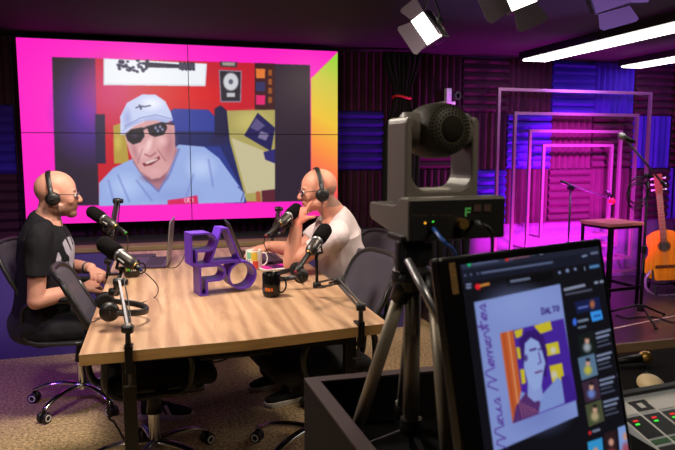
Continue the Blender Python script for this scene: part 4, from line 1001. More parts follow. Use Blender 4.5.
cs.blob(296, 188, 5, 9, (60, 110, 230), 1, .3); cs.line([(304, 187), (322, 183)], 5, (150, 170, 200), .8); cs.line([(304, 200), (318, 197)], 4, (150, 170, 200), .7); cs.poly([(327, 168), (350, 163), (354, 182), (332, 188)], (56, 150, 240)); cs.line([(336, 177), (347, 174)], 4, (20, 60, 120), .8)
th_ = [([(302, 216), (334, 206), (341, 250), (308, 260)], (18, 26, 26), (170, 180, 190)), ([(302, 262), (336, 252), (344, 296), (310, 308)], (90, 120, 150), (200, 190, 60)), ([(310, 312), (342, 302), (350, 344), (318, 354)], (60, 40, 60), (110, 140, 220)), ([(317, 358), (350, 346), (357, 390), (325, 403)], (74, 80, 56), (190, 170, 130))]
for pl, c, c2 in th_:
    cs.poly(pl, c); cx = sum(p[0] for p in pl)/4; cy = sum(p[1] for p in pl)/4
    cs.blob(cx, cy+7, 11, 13, c2, .9, .6); cs.blob(cx, cy-7, 6, 9, (206, 160, 140), 1, .5); cs.blob(cx, cy-14, 6, 5, (26, 18, 20), .9, .5)
    bx = pl[1][0]+6
    for k, (w_2, al) in enumerate(((28, .85), (24, .85), (22, .5), (26, .5))):
        y = pl[1][1]+6+k*9; cs.line([(bx+k, y), (bx+k+w_2, y-w_2*.28)], 4.5 if k < 2 else 3, (150, 165, 200), al)
    cs.line([(bx+36, pl[1][1]-8), (bx+37, pl[1][1]-2)], 2, (140, 150, 180))
cs.blob(327, 415, 4, 5, (220, 40, 50), 1, .4); cs.line([(334, 412), (346, 408)], 5, (150, 160, 190), .8)
for pl, c in (([(322, 434), (352, 424), (356, 470), (326, 475)], (50, 150, 210)), ([(356, 416), (380, 408), (386, 470), (360, 475)], (40, 24, 30)), ([(384, 404), (408, 396), (416, 470), (390, 475)], (130, 160, 220))):
    cs.poly(pl, c); cx = sum(p[0] for p in pl)/4; cs.blob(cx, pl[0][1]+18, 7, 10, (206, 150, 130), 1, .5); cs.blob(cx+2, pl[0][1]+44, 12, 18, (170, 60, 70), .8, .6)
# the cover
AB = (132, 150, 214)
cs.poly([(90, 148), (266, 110), (303, 380), (131, 455)], AB); cs.blob(180, 150, 90, 50, (146, 164, 226), .6, .9); cs.blob(220, 380, 80, 50, (112, 128, 196), .6, .9)
cs.poly([(143, 211), (273, 181), (301, 347), (169, 396)], (70, 36, 158))
cs.poly([(143, 211), (170, 205), (194, 386), (169, 396)], (196, 92, 46)); cs.line([(160, 208), (184, 388)], 3, (232, 168, 120), .8); cs.line([(150, 212), (175, 392)], 2, (150, 60, 40), .8)
for pl in ([(172, 206), (190, 201), (188, 216), (176, 222)], [(212, 196), (246, 186), (250, 204), (226, 212)], [(236, 234), (262, 228), (266, 252), (240, 258)], [(176, 240), (184, 240), (188, 262), (180, 264)], [(184, 285), (193, 285), (196, 312), (188, 316)], [(244, 278), (270, 272), (275, 306), (250, 312)]): cs.poly(pl, (206, 190, 44))
cs.blob(252, 246, 8, 10, (206, 206, 226), .9, .7); cs.blob(254, 296, 9, 12, (206, 206, 226), .8, .7)
cs.poly([(186, 330), (222, 345), (262, 300), (296, 346), (230, 372), (176, 392)], (128, 150, 214))
cs.poly([(169, 396), (176, 360), (196, 332), (226, 352), (222, 376)], (84, 46, 110)); 
for k in range(6): cs.line([(182+k*6, 350+k*3), (190+k*6, 384-k*2)], 2, (180, 110, 120), .7)
cs.poly([(268, 300), (284, 296), (301, 346), (276, 356)], (60, 30, 140))
cs.poly([(182, 226), (196, 208), (216, 204), (232, 216), (240, 250), (238, 300), (200, 300), (186, 260)], (52, 24, 110))
cs.poly([(194, 232), (206, 220), (222, 228), (230, 250), (236, 272), (232, 290), (228, 318), (214, 330), (200, 312), (192, 280)], (150, 172, 228))
cs.poly([(200, 312), (214, 330), (228, 316), (232, 344), (214, 352), (200, 340)], (140, 160, 220))
cs.line([(205, 246), (216, 243)], 4, (56, 30, 110)); cs.line([(222, 244), (229, 243)], 3, (56, 30, 110)); cs.line([(222, 250), (227, 270), (221, 274)], 2.5, (86, 60, 150)); cs.line([(216, 292), (228, 288)], 4, (110, 60, 120)); cs.blob(196, 262, 5, 9, (60, 30, 110), .8, .5)
# lettering on the cover: DALTO
ink = (56, 40, 120)
def glyphs(txt, ox, oy, dx, dy, h, w):
    G = {'D': [[(0, 0), (0, 1), (.6, .85), (.75, .5), (.6, .12), (0, 0)]], 'A': [[(0, 0), (.4, 1), (.8, 0)], [(.15, .35), (.65, .35)]], 'L': [[(0, 1), (0, 0), (.6, 0)]], 'T': [[(0, 1), (.8, 1)], [(.4, 1), (.4, 0)]], 'O': [[(.4, 0), (.05, .3), (.05, .7), (.4, 1), (.78, .7), (.78, .3), (.4, 0)]]}
    x, y = ox, oy
    for i, c in enumerate(txt):
        k = 1.25 if i == 0 else 1
        for st_ in G[c]: cs.line([(x+dx*w*px+1.5*(1-py)*.0+(1-py)*1.2, y+dy*w*px-py*h*k) for px, py in st_], 2.2, ink)
        x += dx*w*1.08; y += dy*w*1.08
glyphs('DALTO', 228, 173, 1, -.22, 11, 6.9)
# handwriting up the left margin: Meus Momentos
def script(path, sx_, sy_): cs.line([(sx_+a+(b)*.0, sy_-b) for a, b in path], 2.6, (84, 52, 150), .95)
hw = {'M': [(0, 0), (-16, 3), (-14, 6), (0, 8), (-16, 12), (-15, 15), (0, 18)], 'e': [(0, 0), (-4, 3), (-8, 5), (-7, 1), (-2, 0), (0, 5)], 'u': [(-8, 0), (-1, 1), (0, 4), (-8, 6), (-1, 6), (0, 8)], 's': [(0, 0), (-9, 3), (-4, 5), (0, 3), (0, 6)], 'o': [(0, 1), (-5, 0), (-9, 3), (-5, 6), (0, 4), (-2, 0), (-8, 6)], 'm': [(0, 0), (-8, 1), (-8, 3), (0, 4), (-8, 5), (-8, 7), (0, 8)], 'n': [(0, 0), (-8, 1), (-8, 4), (0, 6)], 't': [(0, 0), (-18, 2), (0, 3), (-11, -1), (-11, 6)]}
x, y = 158, 446
for c in 'Meus Momentos':
    if c == ' ': y -= 12; x -= 2; continue
    g = hw[c]; k = 2.55; h_ = g[-1][1]
    cs.line([(x+a*1.25-(b*k)*.155, y-b*k) for a, b in g], 2.6, (84, 52, 150), .95)
    y -= (h_+1.2)*k; x -= (h_+1.2)*k*.155
cs.T = lambda x, y: (x, y); cs.sc = 1
cs.blur(2)
M['monpic'] = vcol_mat('monitor_picture', .25, emit=.82)
# lit area inside the bezel, measured on the panel plane
def onpl(x, y):
    r = ray(x, y); k = (mA-CAM).dot(mf)/r.dot(mf); p = CAM+r*k-mA; return p.dot(mt), p.dot(mw)
ax0, ay0 = onpl(459, 262); ax1, _ = onpl(598, 243)
picture('screen', mA+mt*ax0+mw*.012+mf*.0002, mt*(ax1-ax0), mw*(MH-.03), 190, 240, cs, M['monpic'], mo_)
lx0, ly0 = onpl(450, 263); lx1, ly1 = onpl(457, 294)
MB().box(mA+mt*((lx0+lx1)/2)+mw*((ly0+ly1)/2)+mf*.0002, (.011, ly1-ly0, .001), mR).build('brand_sticker', mat('brown_label', (120, 92, 52), .5, var=.5, scale=300), mo_)
bc = mA+mt*MW/2+mw*MH*.7-mf*.03
MB().bar(bc, V((bc.x-mn.x*.05, bc.y-mn.y*.05, .866)), .07, .03, up=mt).build('stand_neck', M['black'], mo_)
MB().box((bc.x-mn.x*.05, bc.y-mn.y*.05, .864), (.24, .18, .014), Matrix((mt, -mn, V((0, 0, 1)))).transposed()).build('stand_foot', M['black'], mo_, bevel=.005)
# ================================================================== PTZ CAMERA ON TRIPOD
az = math.radians(-2); bx = V((math.cos(az), -math.sin(az), 0)); by = V((math.sin(az), math.cos(az), 0)); po = P(408, 242, d=1.0)
def pq(x, y, z): return po+bx*x+by*y+V((0, 0, z))
pR = Matrix((bx, by, V((0, 0, 1)))).transposed(); PWd = .173
pc = thing('video_camera', 'grey pan-tilt video camera seen from behind on a tripod', 'video camera', pq(PWd/2, .08, 0))
prof = [(0, 0), (0, .064), (.004, .068), (.030, .068), (.040, .064), (.052, .056), (.062, .053), (.165, .051), (.17, .046), (.17, .026), (.16, .02), (.03, .0)]
MB().prism(prof, lambda a, b, d: pq(d, a, b), PWd).build('base', M['ptz'], pc, bevel=.003)
rp = MB().box(pq(PWd/2, -.0012, .034), (PWd-.006, .003, .060), pR).build('rear_panel', M['ptzd'], pc)
def rear(px, py): r = ray(px, py); n = -by; o = pq(0, -.003, 0); k = (o-CAM).dot(n)/r.dot(n); return CAM+r*k
# U yoke
yw, y0_, yd, yh, tk, bt_ = .134, .045, .078, .143, .012, .022; z0 = .055
out = [(0, z0), (0, z0+yh-.01), (.003, z0+yh), (.014, z0+yh)]; inn = [(.014, z0+yh-.012), (tk, z0+yh-.02)]
arc = [(tk+.028-.028*math.cos(a), z0+bt_+.028-.028*math.sin(a)) for a in [PI/2*k/8 for k in range(9)]]
left = [(0, z0), (0, z0+yh-.012), (.003, z0+yh-.003), (.009, z0+yh), (tk+.004, z0+yh-.006), (tk, z0+yh-.02)]+arc
poly = left+[(yw-x, z) for x, z in left[::-1]]
MB().prism(poly, lambda a, b, d: pq(.014+a, y0_+d, b), yd).build('yoke', M['ptz'], pc, bevel=.004)
hcn = pq(.014+yw/2, y0_+.03, 0); hcn.z = 1.42+.032; hax = (by+bx*(-.10)+V((0, 0, -.04))).normalized()
hd = MB().lathe([(0, -.052), (.018, -.052), (.026, -.0515), (.034, -.048), (.041, -.040), (.0455, -.02), (.0455, .02), (.040, .045), (.033, .062), (.026, .066), (0, .066)], hcn, hax, 40).build('head', mat('camera_olive', (52, 49, 38), .55), pc, smooth=True)
MB().cyl(hcn-bx*(yw/2-.010), hcn+bx*(yw/2-.010), .030, n=28).build('tilt_axle', M['ptz'], pc, smooth=True)
MB().lathe([(.0, -.0545), (.0195, -.0545), (.0215, -.051)], hcn, hax, 28).build('rear_cap', mat('matt_cap', (30, 26, 20), .8, spec=.15), hd, smooth=True)
mb = MB(); a_ = hax.orthogonal().normalized(); b_ = hax.cross(a_)
for ring, (r_, n_, h_) in enumerate(((.0255, 24, -.0522), (.0300, 30, -.0506), (.0345, 36, -.0483), (.0388, 42, -.0440))):
    for k in range(n_):
        an = 2*PI*k/n_+ring*.1; c_ = hcn+hax*h_+(a_*math.cos(an)+b_*math.sin(an))*r_; mb.ell(c_, (.0016, .0016, .0016), None, 6, 4)
mb.build('vent_dots', mat('vent_dark', (14, 13, 10), .8), hd)
MB().lathe([(.02, .066), (.024, .07), (.02, .068), (0, .064)], hcn, hax, 28).build('front_lens', M['glass'], hd, smooth=True)
# rear connectors
def disc(px, py, r, h, m, name, parent=rp): return MB().lathe([(0, 0), (r, 0), (r, h), (0, h)], rear(px, py), -by, 16).build(name, m, parent)
disc(425, 223, .0018, .001, M['amb_em'], 'amber_led'); disc(433, 222, .0018, .001, M['grn_em'], 'green_led')
MB().box(rear(432, 226), (.014, .004, .012), pR).build('network_socket', M['black'], rp)
MB().tube([rear(460, 223), rear(460, 223)-by*.014], .0085, 14).build('video_socket', M['gold'], rp)
for x in (477, 487): MB().box(rear(x, 208), (.013, .003, .011), pR).build('round_socket', mat('socket_brown', (84, 62, 56), .5), rp)
# green F mark
mb = MB(); c_ = rear(468, 212)
mb.box(c_+V((0, 0, 0))-bx*.004, (.003, .001, .014), pR).box(c_+V((0, 0, .0055)), (.010, .001, .003), pR).box(c_+V((0, 0, 0)), (.008, .001, .0028), pR).build('green_mark', mat('green_sticker', (90, 180, 90), .5, emit=.15), rp)
mb = MB()
for k in range(12):
    if k in (5, 8): continue
    mb.box(rear(412+k*3.4, 215.5), (.003, .0006, .003), pR)
mb.build('small_print', mat('print_brown', (70, 50, 36), .6), rp)
solid('network_cable', MB().tube([rear(433, 228), P(437, 233, d=.93), P(445, 243, d=.90), P(456, 256, d=.97), P(462, 300, d=1.0), P(462, 380, d=1.0)], .0028, 8, 6), M['bluecable'], 'blue network cable hanging from the grey video camera', 'cable', smooth=True)
solid('power_cable', MB().tube([rear(474, 220), P(480, 224, d=.94), P(489, 229, d=.93), P(492, 240, d=.95), P(492, 262, d=1.0), P(494, 330, d=1.0)], [.003, .004, .003, .0025, .0025, .0025], 8, 6), M['black'], 'black power cable hanging from the grey video camera', 'cable', smooth=True)
# tripod
tA = P(413, 272, d=1.05); tp_ = thing('tripod', 'aluminium tripod with black collars carrying the grey video camera', 'tripod', (tA.x, tA.y, .857))
top = V((tA.x, tA.y, po.z+.006))
MB().box(top+V((0, .0, -.003)), (.07, .06, .01), pR).build('mounting_plate', M['black'], tp_, bevel=.002)
MB().tube([top+V((0, 0, -.008)), tA+V((0, 0, .0))], [.020, .024], 16).box(top+V((0, 0, -.03)), (.045, .045, .035), pR).build('pan_head', M['black'], tp_)
MB().lathe([(0, -.028), (.030, -.028), (.036, -.012), (.034, .004), (.022, .012), (0, .012)], tA, (0, 0, 1), 20).build('shoulder', M['black'], tp_)
MB().box(P(401, 256, d=1.02), (.016, .018, .05), pR).build('tilt_knob', M['darkpl'], tp_, bevel=.004)
hn_ = MB().tube([P(408, 260, d=.99), P(440, 322, d=.93)], .0062, 12).build('pan_handle', M['silver'], tp_, smooth=True)
colb = tA.copy()
while proj(colb)[1] < 431: colb.z -= .002
MB().tube([tA, colb], .0135, 18).build('centre_column', M['alu'], tp_, smooth=True)
hub = MB().lathe([(0, -.012), (.018, -.012), (.02, 0), (.018, .014), (0, .014)], colb+V((0, 0, .01)), (0, 0, 1), 16).build('brace_hub', M['black'], tp_)
MB().box(colb+V((0, -.014, -.014)), (.012, .012, .02)).build('hub_clip', M['chrome'], hub)
def foot(t0, p): d = (p-t0); return t0+d*((.859-t0.z)/d.z)
l0 = P(404, 284, d=1.04); f0 = foot(l0, P(357, 428, d=1.14)); r0 = P(434, 288, d=1.01); f1 = foot(r0, P(447, 446, d=.97)); b0 = tA+V((.01, .02, -.02)); f2 = b0+V((.06, .20, .859-b0.z))
for k, (a0_, f_) in enumerate(((l0, f0), (r0, f1), (b0, f2))):
    mid = a0_.lerp(f_, .88)
    lg = MB().tube([a0_, mid], .0112, 16).tube([mid, f_], .0090, 14).build('leg', M['alu'], tp_, smooth=True)
    MB().tube([a0_-(f_-a0_).normalized()*.02, a0_+(f_-a0_).normalized()*.03], .0155, 14).build('leg_collar', M['black'], lg, smooth=True)
    MB().tube([mid-(f_-a0_).normalized()*.02, mid+(f_-a0_).normalized()*.02], .0145, 14).build('leg_lock', M['black'], lg, smooth=True)
    MB().ell(f_+V((0, 0, .011)), (.013, .013, .012)).build('rubber_foot', M['black'], lg, smooth=True)
    MB().bar(colb+V((0, 0, .008)), a0_.lerp(f_, .94), .008, .004).build('brace', M['steel'], tp_)
# ================================================================== STAGE
for k, (u0, u1, zt_, zb_) in enumerate(((2.953, 4.60, 1.955, .25), (3.121, 4.46, 1.748, .38), (3.28, 4.285, 1.592, .51), (3.425, 4.19, 1.462, .615))):
    nm = ['outermost and largest square tunnel frame on the stage wall', 'second largest square tunnel frame on the stage wall', 'third square tunnel frame, around the smallest one', 'smallest innermost square frame on the stage wall'][k]
    t = thing('wall_frame', nm, 'frame', ((u0+u1)/2, 5.15, zb_), 'nested metal frames on the stage wall'); w = .026
    MB().box(((u0+u1)/2, 5.15, zt_), (u1-u0, w, w)).build('top_bar', M['frame'], t); MB().box(((u0+u1)/2, 5.15, zb_), (u1-u0, w, w)).build('bottom_bar', M['frame'], t)
    for u in (u0+w/2, u1-w/2):
        MB().box((u, 5.15, (zt_+zb_)/2), (w, w, zt_-zb_-w)).build('side_bar', M['frame'], t)
        for z in (zt_, zb_): MB().box((u, 5.255, z), (.02, .19, .02)).build('wall_spacer', M['frame'], t)
t = thing('bar_stool', 'square wooden-topped stool with black metal legs on the stage', 'stool', (3.74, 4.42, SH), rz=0)
cS = V((3.62, 4.42, 0)); sR = rot2(.12); hs = .21; zs = .825
MB().box(cS+V((0, 0, zs)), (.37, .33, .028), sR).build('seat', M['stoolseat'], t, bevel=.005)
for x in (-1, 1):
    for y in (-1, 1): MB().box(cS+sR@V((x*.165, y*.145, (zs-.014+SH)/2)), (.02, .02, zs-.016-SH), sR).build('leg', M['blackm'], t)
MB().box(cS+sR@V((0, .155, .30)), (.36, .02, .025), sR).box(cS+sR@V((0, -.155, .30)), (.36, .02, .025), sR).box(cS+sR@V((.165, 0, .30)), (.02, .28, .025), sR).box(cS+sR@V((-.165, 0, .30)), (.02, .28, .025), sR).build('foot_rail', M['blackm'], t); MB().box(cS+sR@V((0, 0, zs-.026)), (.32, .28, .02), sR).build('seat_frame', M['blackm'], t)
def mic_stand(label, base, top, b0, b1, miclab, mictip, micend, headm, coil=False):
    base, top, b0, b1 = V(base), V(top), V(b0), V(b1); t = thing('microphone_stand', label, 'mic stand', base, 'boom microphone stands on the stage'); top = V((base.x, base.y, top.z)); mid = base.lerp(top, .5)
    MB().cyl(base+V((0, 0, .09)), mid, .012).build('lower_tube', M['blackm'], t, smooth=True); MB().cyl(mid, top, .0085).build('upper_tube', M['steel'], t, smooth=True)
    MB().lathe([(0, -.03), (.018, -.03), (.02, .02), (0, .03)], mid, (0, 0, 1), 14).build('clutch', M['black'], t); MB().lathe([(0, -.03), (.024, -.03), (.024, .02), (0, .03)], base+V((0, 0, .1)), (0, 0, 1), 14).build('leg_hub', M['black'], t)
    for k in range(3):
        a = -1.9+2*PI*k/3; d = V((math.cos(a), math.sin(a), 0)); MB().tube([base+V((0, 0, .12)), base+d*.27+V((0, 0, .012))], .008, 8).ell(base+d*.27+V((0, 0, .012)), (.013, .013, .011)).build('leg', M['blackm'], t, smooth=True)
    MB().lathe([(0, -.022), (.022, -.022), (.022, .022), (0, .022)], top, (0, 1, 0), 16).tube([top, top+V((0, -.05, 0))], .009, 8).build('boom_joint', M['black'], t)
    MB().tube([b0, b1], .0075, 10).build('boom', M['steel'], t, smooth=True); d = (b1-b0).normalized()
    MB().tube([b0-d*.01, b0+d*.05], .014, 10).build('counterweight', M['black'], t)
    if coil: MB().tube([top+V((-.10+.09*math.cos(q*.7), -.02+.01*math.sin(q), -.16+.10*math.sin(q*.7)+.002*q)) for q in range(36)], .004, 6, 3).build('coiled_cable', M['black'], t, smooth=True)
    mictip, micend = V(mictip), V(micend); a = (micend-mictip).normalized(); L = (micend-mictip).length
    m = thing('stage_microphone', miclab, 'microphone', mictip)
    MB().lathe([(0, 0), (.016, .004), (.026, .018), (.027, .034), (.021, .050), (.019, .056), (0, .056)], mictip, a, 20).build('grille', headm, m, smooth=True)
    MB().lathe([(0, .055), (.019, .055), (.013, L), (0, L)], mictip, a, 16).build('handle', M['black'], m, smooth=True)
    return t
bs = P(640, 320, z=SH); vv = bs.y
mic_stand('tall microphone stand with coiled cable in front of the guitar', bs, P(649, 176, vv), P(665, 186, vv), P(627, 141, vv), 'vocal microphone with pale pink-lit grille on the tall stand', P(619, 135, vv-.02), P(634, 142, vv), M['silver'], True)
b2 = V((3.36, 4.60, SH)); b2.x = P(569, 230, 4.6).x
mic_stand('low microphone stand with drooping boom behind the stool', b2, P(569, 188, 4.6), P(562, 182, 4.6), P(609, 198, 4.6), 'small microphone with red band at the drooping boom end', P(613, 204, 4.6), P(607, 190, 4.6), M['red'])
# guitar
gb = P(667.5, 281.5, 4.56); gt = P(657.5, 174, 4.70); gy = (gt-gb).normalized(); gn = (-ray(660, 240)).normalized(); gn = (gn-gy*gn.dot(gy)).normalized(); gx = gy.cross(gn)
if gx.dot(rt) < 0: gx = -gx
gn = gx.cross(gy)
if gn.y > 0: gn = -gn
def gq(x, y, z): return gb+gx*x+gy*y+gn*z
def gw(s):   # half width along body 0..1
    pts = [(0, .0), (.03, .10), (.10, .155), (.25, .185), (.40, .170), (.55, .135), (.63, .128), (.75, .140), (.88, .135), (.96, .095), (1, .03)]
    for (a, b), (c, d) in zip(pts, pts[1:]):
        if s <= c: t_ = (s-a)/(c-a); t_ = t_*t_*(3-2*t_) if a > .02 else math.sqrt(max(t_, 0)); return b+(d-b)*t_
    return .03
BL = .46; ss = [i/40 for i in range(41)]; outl = [(gw(s), s*BL) for s in ss]+[(-gw(s), s*BL) for s in ss[::-1]]
outl = outl[1:-1]
g = thing('acoustic_guitar', 'orange-topped acoustic guitar standing upright on the stage', 'guitar', gb)
MB().prism(outl, lambda a, b, d: gq(a, b, -.085+d), .083).build('body', M['guitarside'], g, bevel=.004)
top_ = MB().prism(outl, lambda a, b, d: gq(a, b, -.002+d), .004).build('soundboard', M['guitar'], g)
MB().lathe([(0, 0), (.040, 0), (.040, .0008), (0, .0008)], gq(.0, .315, .0022), gn, 28).build('sound_hole', M['black'], top_)
MB().lathe([(.042, 0), (.052, 0), (.052, .001), (.042, .001)], gq(0, .315, .002), gn, 32).build('rosette', M['guitarside'], top_)
MB().box(gq(0, .135, .006), (.17, .026, .008), Matrix((gx, gy, gn)).transposed()).build('bridge', M['guitarside'], top_)
GR = Matrix((gx, gy, gn)).transposed(); GL = (gt-gb).length
nk = MB().box(gq(0, .36+(GL-.17-.36)/2, .004), (.052, GL-.17-.36, .012), GR).box(gq(0, .46+(GL-.17-.46)/2, -.012), (.046, GL-.17-.46, .024), GR).build('neck', M['neck'], g)
mb = MB()
for k in range(14): mb.box(gq(0, .40+(GL-.58)*(1-.92**k)/(1-.92**14), .0105), (.052, .0018, .001), GR)
mb.build('frets', M['silver'], nk)
MB().hexa([gq(-.03, GL-.17, -.016), gq(.03, GL-.17, -.016), gq(.036, GL, -.02), gq(-.036, GL, -.02), gq(-.03, GL-.17, .0), gq(.03, GL-.17, .0), gq(.036, GL, -.004), gq(-.036, GL, -.004)]).build('headstock', M['neck'], g)
for s in (-1, 1):
    for k in range(3): MB().tube([gq(s*.03, GL-.14+.05*k, -.01), gq(s*.052, GL-.14+.05*k, -.01)], .005, 8).ell(gq(s*.055, GL-.14+.05*k, -.01), (.009, .009, .009)).build('tuning_peg', M['white'], g)
mb = MB()
for k in range(6): x = -.019+.0076*k; mb.tube([gq(x, .14, .012), gq(x, GL-.17, .012)], .0008, 4)
mb.build('strings', M['silver'], g)
# guitar stand and strap
fl = V((gb.x, gb.y, SH)); t = thing('guitar_stand', 'black folding guitar stand under the acoustic guitar', 'guitar stand', fl)
for s in (-1, 1):
    MB().tube([fl+V((s*.16, -.05, .01)), fl+V((s*.10, .05, gb.z-SH-.03)), fl+V((s*.06, .15, gb.z-SH+.25))], .010, 8).build('leg', M['blackm'], t, smooth=True)
    MB().tube([fl+V((s*.10, .11, gb.z-SH-.012)), fl+V((s*.10, -.03, gb.z-SH-.012)), fl+V((s*.10, -.04, gb.z-SH+.02))], .009, 8).build('cradle_arm', M['black'], t, smooth=True)
MB().tube([fl+V((0, .22, .01)), fl+V((0, .15, gb.z-SH+.25))], .010, 8).tube([fl+V((-.06, .15, gb.z-SH+.25)), fl+V((.06, .15, gb.z-SH+.25))], .010, 8).tube([fl+V((-.10, 0, gb.z-SH-.02)), fl+V((.10, 0, gb.z-SH-.02))], .009, 8).build('cross_brace', M['blackm'], t, smooth=True)
sp_ = [gq(-.13, .10, .03), gq(-.175, .03, .04), gq(-.17, -.06, .05), gq(-.10, -.115, .07), gq(0, -.12, .08), gq(.1, -.10, .07), gq(.14, -.03, .05)]
solid('guitar_strap', MB().tube(sp_, [(.024, .004)]*7, 10, 6), M['whiteled'], 'patterned guitar strap drooping below the acoustic guitar', 'strap', smooth=True)
solid('stage_cable', MB().tube([P(616, 315, z=SH+.005), P(628, 318, z=SH+.005), P(640, 317, z=SH+.005), P(655, 317, z=SH+.005), P(672, 322, z=SH+.005), P(690, 322, z=SH+.005)], .005, 6, 6), M['black'], 'black cable lying across the stage floor by the mic stand', 'cable', smooth=True)
# little wall camera
wc = P(450, 96, 5.22); t = thing('security_camera', 'small pale bracket camera on the foam wall above the grey video camera', 'camera', wc)
MB().box(wc+V((-.02, .0, .0)), (.05, .05, .13)).box(wc+V((0, .1, -.06)), (.12, .18, .03)).build('bracket', M['white'], t, bevel=.005)
MB().lathe([(.02, 0), (.038, 0), (.038, .03), (.02, .03)], wc+V((.045, -.02, .0)), (.3, -1, 0), 20).build('camera_body', M['black'], t)
# ================================================================== CEILING LIGHTS
def linear(u0, u1, v0, v1, z, label):
    t = thing('linear_ceiling_light', label, 'ceiling light', ((u0+u1)/2, v1, z), 'linear ceiling lights over the stage')
    MB().box(((u0+u1)/2, (v0+v1)/2, (z+ZC)/2+.006), (u1-u0+.05, v1-v0+.05, ZC-z-.012)).build('housing', M['black'], t)
    MB().box(((u0+u1)/2, (v0+v1)/2, z+.004), (u1-u0, v1-v0, .012)).build('diffuser', M['lite'], t)
linear(3.115, 3.335, 2.0, 5.02, 2.19, 'long white linear ceiling light, the nearer and longer one')
linear(4.25, 4.46, 2.6, 5.16, 2.19, 'shorter-looking white linear ceiling light near the top right edge')
def led(label, a, b, c, d, flaps, lit, body=.05):
    """a,b,c,d: corners (top-left, top-right, bottom-right, bottom-left) of the lit face"""
    a, b, c, d = [V(q) for q in (a, b, c, d)]; o = (a+b+c+d)/4; ex = (b-a).normalized(); ey = (d-a).normalized(); n = ex.cross(ey).normalized()
    if n.dot(CAM-o) < 0: n = -n
    t = thing('led_panel_light', label, 'studio light', o, 'barn-door studio lights on the ceiling'); R = Matrix((ex, ey, ex.cross(ey))).transposed(); w, h = (b-a).length, (d-a).length
    MB().box(o-n*(body/2+.004), (w+.014, h+.014, body), R).build('housing', M['darkpl'], t, bevel=.004)
    MB().box(o-n*.002, (w, h, .004), R).build('diffuser', M['lite2'] if lit else M['flap'], t)
    mb = MB(); g0 = 9
    for k in range(g0): mb.box(o-n*(body+.008)+ey*(h*(k/(g0-1)-.5)), (w*.8, .003, .012), R)
    mb.build('cooling_fins', M['black'], t)
    for edge, ln, ang in flaps:
        p, q, out = {'l': (a, d, -ex), 'r': (b, c, ex), 't': (a, b, -ey), 'b': (d, c, ey)}[edge]
        dr = out*math.cos(ang)+n*math.sin(ang); nn = (q-p).normalized(); s = ln*.18
        f = [p+out*.008+nn*.004, q+out*.008-nn*.004, q+out*.008+dr*ln*.85+nn*s, q+out*.008+dr*ln-nn*0, p+out*.008+dr*ln, p+out*.008+dr*ln*.85-nn*s]
        mb = MB(); off = nn.cross(dr).normalized()*.0015; A = mb.verts([x+off for x in f]); B = mb.verts([x-off for x in f]); mb.face(A); mb.face(B[::-1])
        for k in range(6): mb.face([A[k], A[(k+1) % 6], B[(k+1) % 6], B[k]])
        mb.build('barn_door', M['flap'], t)
    cl = o-n*(body/2)+V((0, 0, 0)); top = V((cl.x, cl.y, ZC-.002))
    yk = MB(); arm = ex*(w/2+.02)
    if top.z-cl.z > .09:
        yk.tube([cl+arm, cl+arm+V((0, 0, .05)), V((cl.x, cl.y, max(cl.z+.08, ZC-.06))), cl-arm+V((0, 0, .05)), cl-arm], .005, 8, 4); yk.tube([V((cl.x, cl.y, max(cl.z+.07, ZC-.07))), top], .009, 8)
    else: yk.tube([cl, top], .009, 8); yk.tube([cl+arm, cl-arm], .006, 8)
    yk.build('yoke', M['blackm'], t, smooth=True)
    MB().lathe([(0, 0), (.016, 0), (.016, .02), (0, .02)], cl+arm, ex, 12).build('knob', M['black'], t)
led('lit square studio light with open barn doors above the right seated man', P(411, 21, d=3.3), P(424, 11, d=3.22), P(441, 36, d=3.15), P(427.5, 45, d=3.22), [('l', .09, .1), ('t', .085, .15), ('b', .055, 1.15), ('r', .03, 1.4)], True)
led('lit studio light with purple-lit barn doors at the top edge', P(502, -14, d=2.75), P(527, -24, d=2.75), P(536, .5, d=2.75), P(512.5, 11, d=2.75), [('l', .115, .1), ('b', .095, .15)], True)
led('unlit studio light with purple-lit barn doors near the linear lights', P(590, -8, d=3.2), P(626, -20, d=3.2), P(630, 4, d=3.25), P(597, 13, d=3.25), [('b', .09, .1), ('r', .09, .2)], False)
solid('hanging_cable', MB().tube([P(109, 411, 2.5)+V((0, 0, .25)), P(108, 412, 2.5), P(114, 422, 2.5), P(121, 434, 2.5), P(127, 452, 2.5), V((P(127, 452, 2.5).x, 2.5, .004))], .004, 6, 6), M['black'], 'black cable hanging below the near left table corner', 'cable', smooth=True)
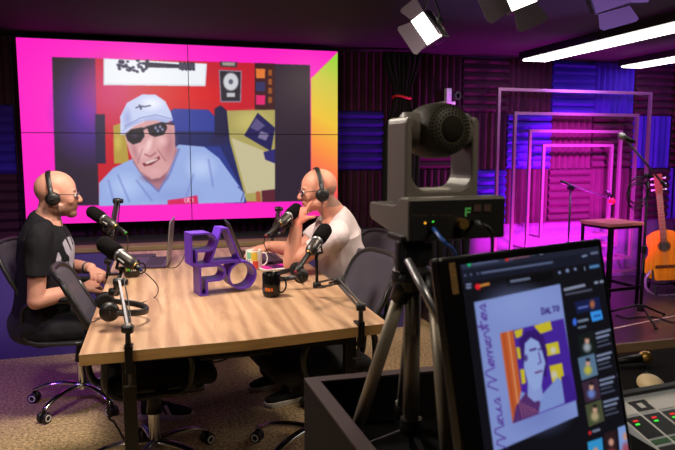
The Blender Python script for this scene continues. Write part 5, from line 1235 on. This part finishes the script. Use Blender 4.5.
# ================================================================== LIGHTS
def light(kind, name, loc, tgt, energy, col, size=.3, spot=60, blend=.5):
    l = bpy.data.lights.new(name, kind); l.energy = energy; l.color = col
    if kind == 'AREA': l.size = size
    else: l.shadow_soft_size = size
    if kind == 'SPOT': l.spot_size = math.radians(spot); l.spot_blend = blend
    o = bpy.data.objects.new(name, l); C.objects.link(o); o.location = loc
    o.rotation_euler = (V(tgt)-V(loc)).to_track_quat('-Z', 'Y').to_euler(); return o
light('SPOT', 'studio_lamp', (1.55, 2.6, 2.1), (.2, 3.1, .8), 90, (1, .86, .70), .1, 100, .7)
light('AREA', 'ceiling_area_light', (-.1, 2.9, 2.24), (-.0, 3.0, 0), 44, (1, .87, .73), .35)
light('AREA', 'ceiling_area_light', (-.7, 1.7, 2.24), (-.4, 2.2, 0), 24, (1, .86, .72), .4)  # added fill for the tripod, console side and near carpet, no known fixture
light('AREA', 'ceiling_area_light', (1.6, 3.5, 2.24), (1.5, 3.6, 0), 12, (1, .80, .55), .3)
light('SPOT', 'magenta_wash_spot', (3.75, 4.72, .22), (3.75, 5.36, 1.05), 230, (1, .02, .95), .08, 150, .7)
light('SPOT', 'magenta_wash_spot', (3.2, 4.8, .2), (3.1, 5.36, .8), 60, (1, .03, .9), .08, 140, .9)
light('SPOT', 'violet_wash_spot', (4.5, 3.9, 2.2), (4.4, 5.4, 1.4), 120, (.46, .10, 1), .1, 100, .8)
light('SPOT', 'violet_wash_spot', (2.9, 3.9, 2.2), (3.2, 5.4, 1.2), 70, (.38, .10, 1), .1, 90, .8)
light('SPOT', 'violet_wash_spot', (2.5, 2.1, .8), (2.15, 3.0, 2.2), 190, (.5, .3, 1), .06, 44, .6)  # extra unseen spot, added to tint the barn doors violet
light('SPOT', 'magenta_wash_spot', (3.5, 3.7, 2.15), (3.85, 5.36, 1.0), 1700, (.9, .03, 1), .08, 46, .9)  # added frontal boost that saturates the stage foam, no such lamp known
light('AREA', 'ceiling_area_light', (.75, .25, 2.24), (.8, .9, .8), 9, (1, .86, .66), .3)  # invented overhead fill, brightens the foreground camera, rim and mixer
light('SPOT', 'added_guitar_spot', (3.0, 2.6, 2.1), (4.2, 4.55, .75), 130, (1, .78, .4), .06, 18, .6)  # unseen warm spot added to keep the guitar orange under the magenta
light('SPOT', 'violet_floor_lamp', (-2.3, 3.2, 1.6), (-1.1, 4.6, .2), 90, (.35, .08, 1), .1, 80, .8)
w = bpy.data.worlds.new('world'); bpy.context.scene.world = w; w.use_nodes = True
w.node_tree.nodes['Background'].inputs[0].default_value = (.1, .07, .12, 1); w.node_tree.nodes['Background'].inputs[1].default_value = .35
